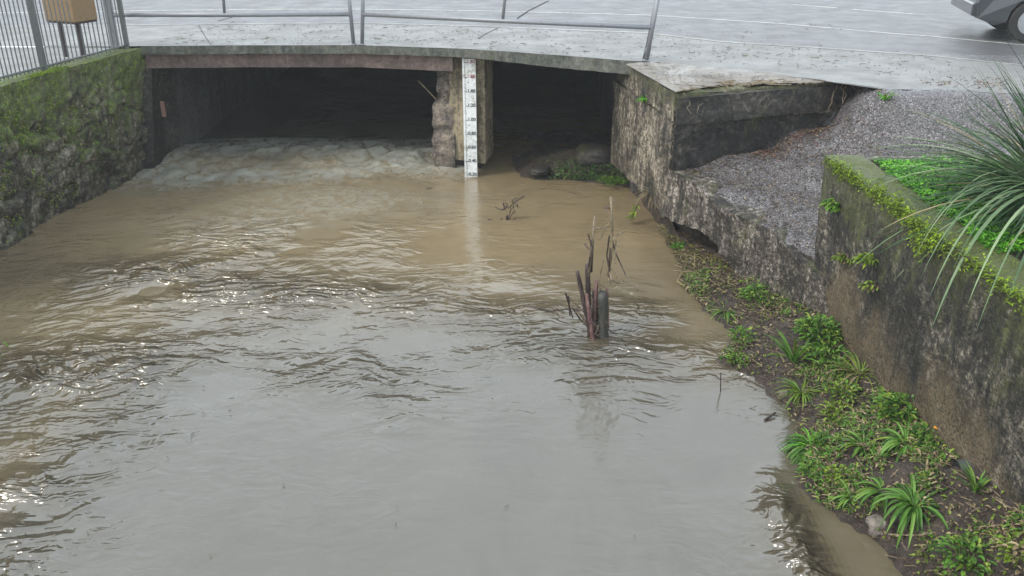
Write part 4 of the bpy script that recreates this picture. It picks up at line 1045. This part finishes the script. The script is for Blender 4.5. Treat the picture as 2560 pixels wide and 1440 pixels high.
TW = [[(1470, 668), (1476, 640), (1480, 618), (1468, 585)], [(1480, 575), (1500, 570), (1515, 568), (1528, 552)], [(1530, 600), (1540, 635), (1552, 660), (1564, 688)],
      [(1530, 600), (1545, 585), (1562, 578)], [(1526, 620), (1522, 650), (1522, 690)], [(1522, 680), (1530, 700), (1545, 708), (1562, 706)], [(1315, 765), (1345, 772), (1372, 778), (1430, 772), (1448, 775)],
      [(1384, 776), (1396, 786), (1406, 798)], [(1414, 732), (1422, 760), (1432, 795)], [(1424, 745), (1450, 770), (1475, 800), (1498, 820)], [(1436, 772), (1462, 775), (1480, 800), (1510, 818), (1538, 832)],
      [(1490, 720), (1500, 690), (1508, 650)], [(1420, 740), (1424, 790)], [(1455, 790), (1475, 830), (1490, 835), (1495, 815)], [(1470, 845), (1480, 838), (1500, 842)], [(1440, 780), (1470, 792), (1482, 850)],
      [(1528, 520), (1512, 520)], [(1527, 510), (1537, 500)], [(1523, 590), (1518, 640), (1526, 690)], [(1512, 570), (1500, 600)], [(1462, 610), (1472, 622)], [(1540, 600), (1536, 660)], [(1430, 770), (1452, 800), (1490, 838)], [(1460, 850), (1475, 862), (1495, 858)]]
for i, t in enumerate(TW):
    pts = [at_stump(x+random.uniform(-1.5, 1.5), y, random.uniform(-.06, .06) if j else 0) for j, (x, y) in enumerate(t)]
    wc(MB().tube(pts, [.0085*(1-.45*j/len(pts)) for j in range(len(pts))], 5, 0).build('twig', [m_wood, m_twig][i % 2]))
for i in range(26):
    c = at_stump(random.gauss(1482, 16), random.uniform(720, 850), random.gauss(0, .04)); a = Vector((random.gauss(0, 1), random.gauss(0, .5), random.gauss(.3, .9))).normalized()*random.uniform(.05, .14)
    wc(MB().tube([c-a, c+Vector((random.gauss(0, .015), 0, random.gauss(0, .015))), c+a], [.004, .006, .003], 5).build('twig', random.choice((m_wood, m_twig, m_redwood))))
mb = MB()
for i in range(150):
    c = random.choice((at_stump(1530, 515), at_stump(1531, 600), at_stump(1480, 590), at_stump(1500, 710), at_stump(1545, 705), at_stump(1478, 850), at_stump(1460, 790), at_stump(1522, 690)))
    c = c+Vector((random.gauss(0, .03), random.gauss(0, .02), random.gauss(0, .05)))
    mb.blade(c, (random.gauss(0, 1), random.gauss(0, .5), random.gauss(-.6, .6)), random.uniform(.02, .07), random.uniform(.004, .010), 1, 2, random.choice((0, 1, 0)))
wc(mb.build('snagged_leaves', [m_litter, m_straw]))

# smaller snag
sb = P(1270, 550, 0); snag = empty('snagged_branch', sb, 'dark broken branch with dead leaves sticking out of the water right of the gauge', 'branch')
def sp(x, y, dy=0): return PY(x, y, sb.y+dy)
mb = MB()
for t, r in (([(1266, 560), (1268, 538)], .010), ([(1255, 525), (1280, 510), (1310, 490)], .007), ([(1275, 520), (1283, 500), (1290, 492)], .004), ([(1220, 549), (1240, 553), (1262, 552)], .007), ([(1258, 526), (1238, 518)], .004), ([(1262, 524), (1258, 507)], .006),
             ([(1272, 548), (1284, 530)], .004), ([(1284, 554), (1287, 546)], .005), ([(1278, 522), (1270, 550)], .004), ([(1252, 552), (1254, 545)], .004)):
    mb.tube([sp(x, y) for x, y in t], r*1.5, 6)
world_child(mb.build('branch', m_wood), snag)
mb = MB()
for i in range(46):
    c = sp(random.gauss(1277, 8), random.gauss(515, 7), random.gauss(0, .04)); mb.blade(c, (random.gauss(0, 1), random.gauss(0, .6), random.gauss(-.6, .5)), random.uniform(.03, .07), random.uniform(.012, .024), 1, 2, random.choice((0, 1)))
world_child(mb.build('dead_leaves', [m_litter, m_straw]), snag)

# root tuft and a trailing leafy twig under the wall
tuft(0, 0, 0, 60, .28, .009, 'straw coloured root tuft hanging from the undercut of the ramp wall', loc=PX(1635, 488, 1.72), droop=2.4, mats=[m_straw, m_straw], name='root_tuft', group='roots and twigs under the ramp wall', lean=(-.4, -.3), cat='root tuft')
tw0 = PX(1606, 490, 1.62); mb = MB(); e1 = PY(1578, 552, tw0.y-.2)
mb.tube([(0, 0, 0), (PY(1592, 515, tw0.y-.1)-tw0), e1-tw0], [.008, .006, .004], 5, 2)
for i in range(34):
    t = random.random(); c = (e1-tw0)*(.3+.7*t); mb.blade(c, (random.uniform(-1, .2), random.gauss(0, .4), random.gauss(-.1, .4)), random.uniform(.05, .12), .018, .6, 3, random.choice((0, 1)))
o = mb.build('trailing_twig', [m_leafy, m_mossy, m_wood]); o.location = tw0
tag(o, 'trailing twig with yellow green leaves hanging from the ramp wall into the stream', 'twig', 'roots and twigs under the ramp wall')
for (p0, p1, r, lab) in (((1912, 1050), (1938, 1032), .010, 'short dark stick lying in the water beside the lower bank'),):
    tag(MB().tube([P(*p0, .01), P(*p1, .03)], r, 6).build('stick', m_wood), lab, 'stick')
q = P(1803, 978, 0); tag(MB().tube([q-Vector((0, 0, .05)), PY(1802, 932, q.y)], .005, 5).build('reed_stem', m_wood), 'single thin dark stem standing upright in the water off the mud spit', 'stem')
tag(MB().tube([P(1066, 472, .004), P(1078, 470, .008)], .006, 5).build('floating_twig', m_wood), 'tiny dark twig floating left of the gauge', 'twig')
def f_float():
    px, py = random.choice(((random.gauss(300, 160), random.gauss(1130, 170)), (random.uniform(300, 1800), random.uniform(500, 1400)))); q = P(px, py, .012)
    return q if q.x < wx(q.y)-.1 else None
litter('floating_leaves', [f_float], 45, .026, [m_litter, m_litter])
# long stalks lying on the bank
for i, (pts, lab) in enumerate(((((2225, 1200), (2250, 1175), (2280, 1160)), 'curved brown stalk lying on the bank beside the bare mud'), (((2310, 1100), (2325, 1125), (2345, 1150)), 'straight pale stalk below the orange flower'),
                 (((2480, 1250), (2520, 1275), (2560, 1290)), 'pale root lying on bare mud at the right edge'), (((2220, 1342), (2280, 1345), (2330, 1340)), 'pale horizontal stalk on the lowest part of the bank'))):
    tag(MB().tube([on_bank(*p)+Vector((0, 0, .02)) for p in pts], .006, 6).build('stalk', m_twig), lab, 'stalk', 'stalks lying on the bank')
# hooked branch at the bank tip
mb = MB(); pts = [on_bank(1735, 680), on_bank(1705, 690)+Vector((0, 0, .05)), on_bank(1697, 712)+Vector((-.02, 0, .04)), on_bank(1722, 722), on_bank(1738, 745)]
mb.tube(pts, .008, 6); mb.tube([on_bank(1735, 678), on_bank(1736, 650)+Vector((0, 0, .08))], .006, 6)
tag(mb.build('hooked_branch', m_straw), 'pale hooked twig looping over the water at the bank edge', 'twig')
# leaf poking in at the left edge
bush = empty('bush', (-7.9, 6.2, 1.78), 'dark leafy bush with a few drooping leaves at the left edge of the picture', 'bush')
tip = PY(-4, 868, 6.0)
world_child(MB().tube([(-7.9, 6.2, 1.6), (-7.8, 6.1, 2.6), (-7.9, 6.0, 4.4)], [.12, .09, .05], 8).build('trunk', m_wood, None, True), bush)
world_child(MB().tube([(-7.8, 6.1, 2.5), (-6.2, 6.1, 2.5), (-4.6, 6.05, 1.3), tip+Vector((-.02, 0, .1)), tip], [.05, .03, .014, .008, .004], 6).build('branch', m_wood, None, True), bush)
mb = MB()
for i in range(7500):
    u = Vector((random.gauss(0, 1), random.gauss(0, 1), random.gauss(0, 1))).normalized()*random.random()**.25
    c = Vector((-8.5+1.1*u.x, 5.0+2.0*u.y, 3.2+1.3*u.z)); n_ = math.sin(c.x*4)*math.sin(c.y*3.1)*math.sin(c.z*3.7)
    if n_ < -.25: continue
    mb.blade(c, (random.gauss(0, 1), random.gauss(0, 1), random.gauss(-.2, .6)), random.uniform(.12, .22), random.uniform(.05, .09), 1, 2, random.choice((0, 0, 1)))
for i in range(16):
    c = tip+Vector((random.gauss(-.02, .025), random.gauss(0, .04), random.uniform(-.06, .12))); mb.blade(c, (random.gauss(0, .5), random.gauss(0, .5), random.uniform(-1, .2)), random.uniform(.05, .10), .035, .6, 3, 0)
world_child(mb.build('foliage', [m_leaf, m_orn]), bush)

# ================================================================== car
def car():
    g = P(2425, 104, ZR); root = empty('car', (0, 0, 0), 'dark grey car passing on the road in the top right corner', 'car')
    ang = math.atan2(-.26, 1.0)
    m_body, _, b = mat('dark grey car paint', (.018, .022, .026), .25); b.inputs['Coat Weight'].default_value = .6
    m_sill, _, _ = mat('silver lower trim', (.45, .47, .48), .3, .5, .3); m_glass, _, _ = mat('car glass', (.01, .012, .015), .05)
    m_tyre, _, _ = mat('tyre rubber', (.012, .012, .013), .8); m_rim, _, _ = mat('wheel rim', (.35, .36, .38), .3, .5, .8); m_lamp, _, _ = mat('tail lamp', (.35, .02, .02), .2)
    Lc, Wd = 4.2, 1.7
    prof = [(0.03, .34), (0.0, .55), (.04, .86), (.10, .98), (.55, 1.10), (.95, 1.42), (1.4, 1.47), (2.3, 1.45), (3.0, .98), (3.7, .90), (4.12, .72), (4.2, .50), (4.15, .28), (3.75, .24)]
    def arch(cx, n=9, r=.36): return [(cx+r*math.cos(a), .30+r*math.sin(a)*1.02) for a in np.linspace(0.0, math.pi, n)]
    low = arch(3.42)+[(3.0, .20), (1.2, .20)]+arch(.80)+[(.3, .24)]
    pr = prof+low
    n = len(pr); vs = []
    for y, sc in ((0, .0), (.06, 1), (Wd-.06, 1), (Wd, 0)):
        for (x, z) in pr:
            tilt = .16*max(0, (z-.95)/.5)
            yy = y+(tilt if y < Wd/2 else -tilt); xx = x if sc else x*(.985)+.03
            vs.append((xx, yy, z if sc else max(z, .24)*.985+.005))
    fs = [(k_*n+i, k_*n+(i+1) % n, (k_+1)*n+(i+1) % n, (k_+1)*n+i) for k_ in range(3) for i in range(n)]+[tuple(range(n))[::-1], tuple(3*n+i for i in range(n))]
    body = mesh('body', vs, fs, m_body, root)
    def win(pts, name='window'):
        mb = MB(); v = []
        for (x, z) in pts: tt = .16*max(0, (z-.95)/.5); v.append((x, tt-.012, z))
        mb.add(v, [tuple(range(len(v)))]).build(name, m_glass, root); v2 = [(x, Wd-y, z) for (x, y, z) in v]; return MB().add(v2, [tuple(range(len(v)))[::-1]]).build(name, m_glass, root)
    win([(.72, 1.03), (1.0, 1.36), (1.75, 1.40), (1.75, 1.03)]); win([(1.82, 1.03), (1.82, 1.40), (2.25, 1.38), (2.75, 1.03)])
    MB().add([(.57, .2, 1.12), (.57, 1.5, 1.12), (.92, 1.42, 1.40), (.92, .28, 1.40)], [(0, 1, 2, 3)]).build('rear_window', m_glass, root).location = (-.012, 0, .01)
    MB().box((2.1, -.015, .29), (1.75, .04, .10)).build('sill_trim', m_sill, root)
    MB().box((.02, .85, .45), (.10, 1.60, .18)).build('bumper', m_body, root, False, .02)
    MB().box((4.17, .85, .42), (.10, 1.55, .18)).build('bumper', m_body, root, False, .02)
    for y in (.12, 1.58): MB().box((.03, y, .80), (.06, .18, .22)).build('tail_lamp', m_lamp, root)
    MB().tube([(1.15, -.02, .95), (1.3, -.02, .95)], .012, 6).build('door_handle', m_sill, root)
    for cx in (.80, 3.42):
        for y in (.10, Wd-.10):
            t = MB().tube([(cx, y-.10, .30), (cx, y-.085, .30), (cx, y+.085, .30), (cx, y+.10, .30)], [.27, .30, .30, .27], 28).build('wheel', m_tyre, root, False)
            rm = MB().tube([(cx, y-.108, .30), (cx, y+.108, .30)], .185, 20); rim = rm.build('rim', m_rim, t)
    root.location = (g.x, g.y+.05, ZR); root.rotation_euler = (0, 0, ang)
    return root
car()

# thin twig shadow-free debris on the far road: a drain cover patch near the kerb

# ================================================================== added haze lifting the blacks
hz_ = MB().box((0, 60, 5.5), (160, 200, 13.4)).build('haze', bpy.data.materials.new('black lift haze')); hz_['kind'] = 'stuff'  # whole-scene haze volume added to raise the dark tones
hm = hz_.data.materials[0]; hm.use_nodes = True; t_ = hm.node_tree; t_.nodes.remove(t_.nodes['Principled BSDF'])
pv = t_.nodes.new('ShaderNodeVolumePrincipled'); pv.inputs['Density'].default_value = .0017; pv.inputs['Color'].default_value = (.93, .95, .97, 1)
t_.links.new(pv.outputs[0], t_.nodes['Material Output'].inputs['Volume'])
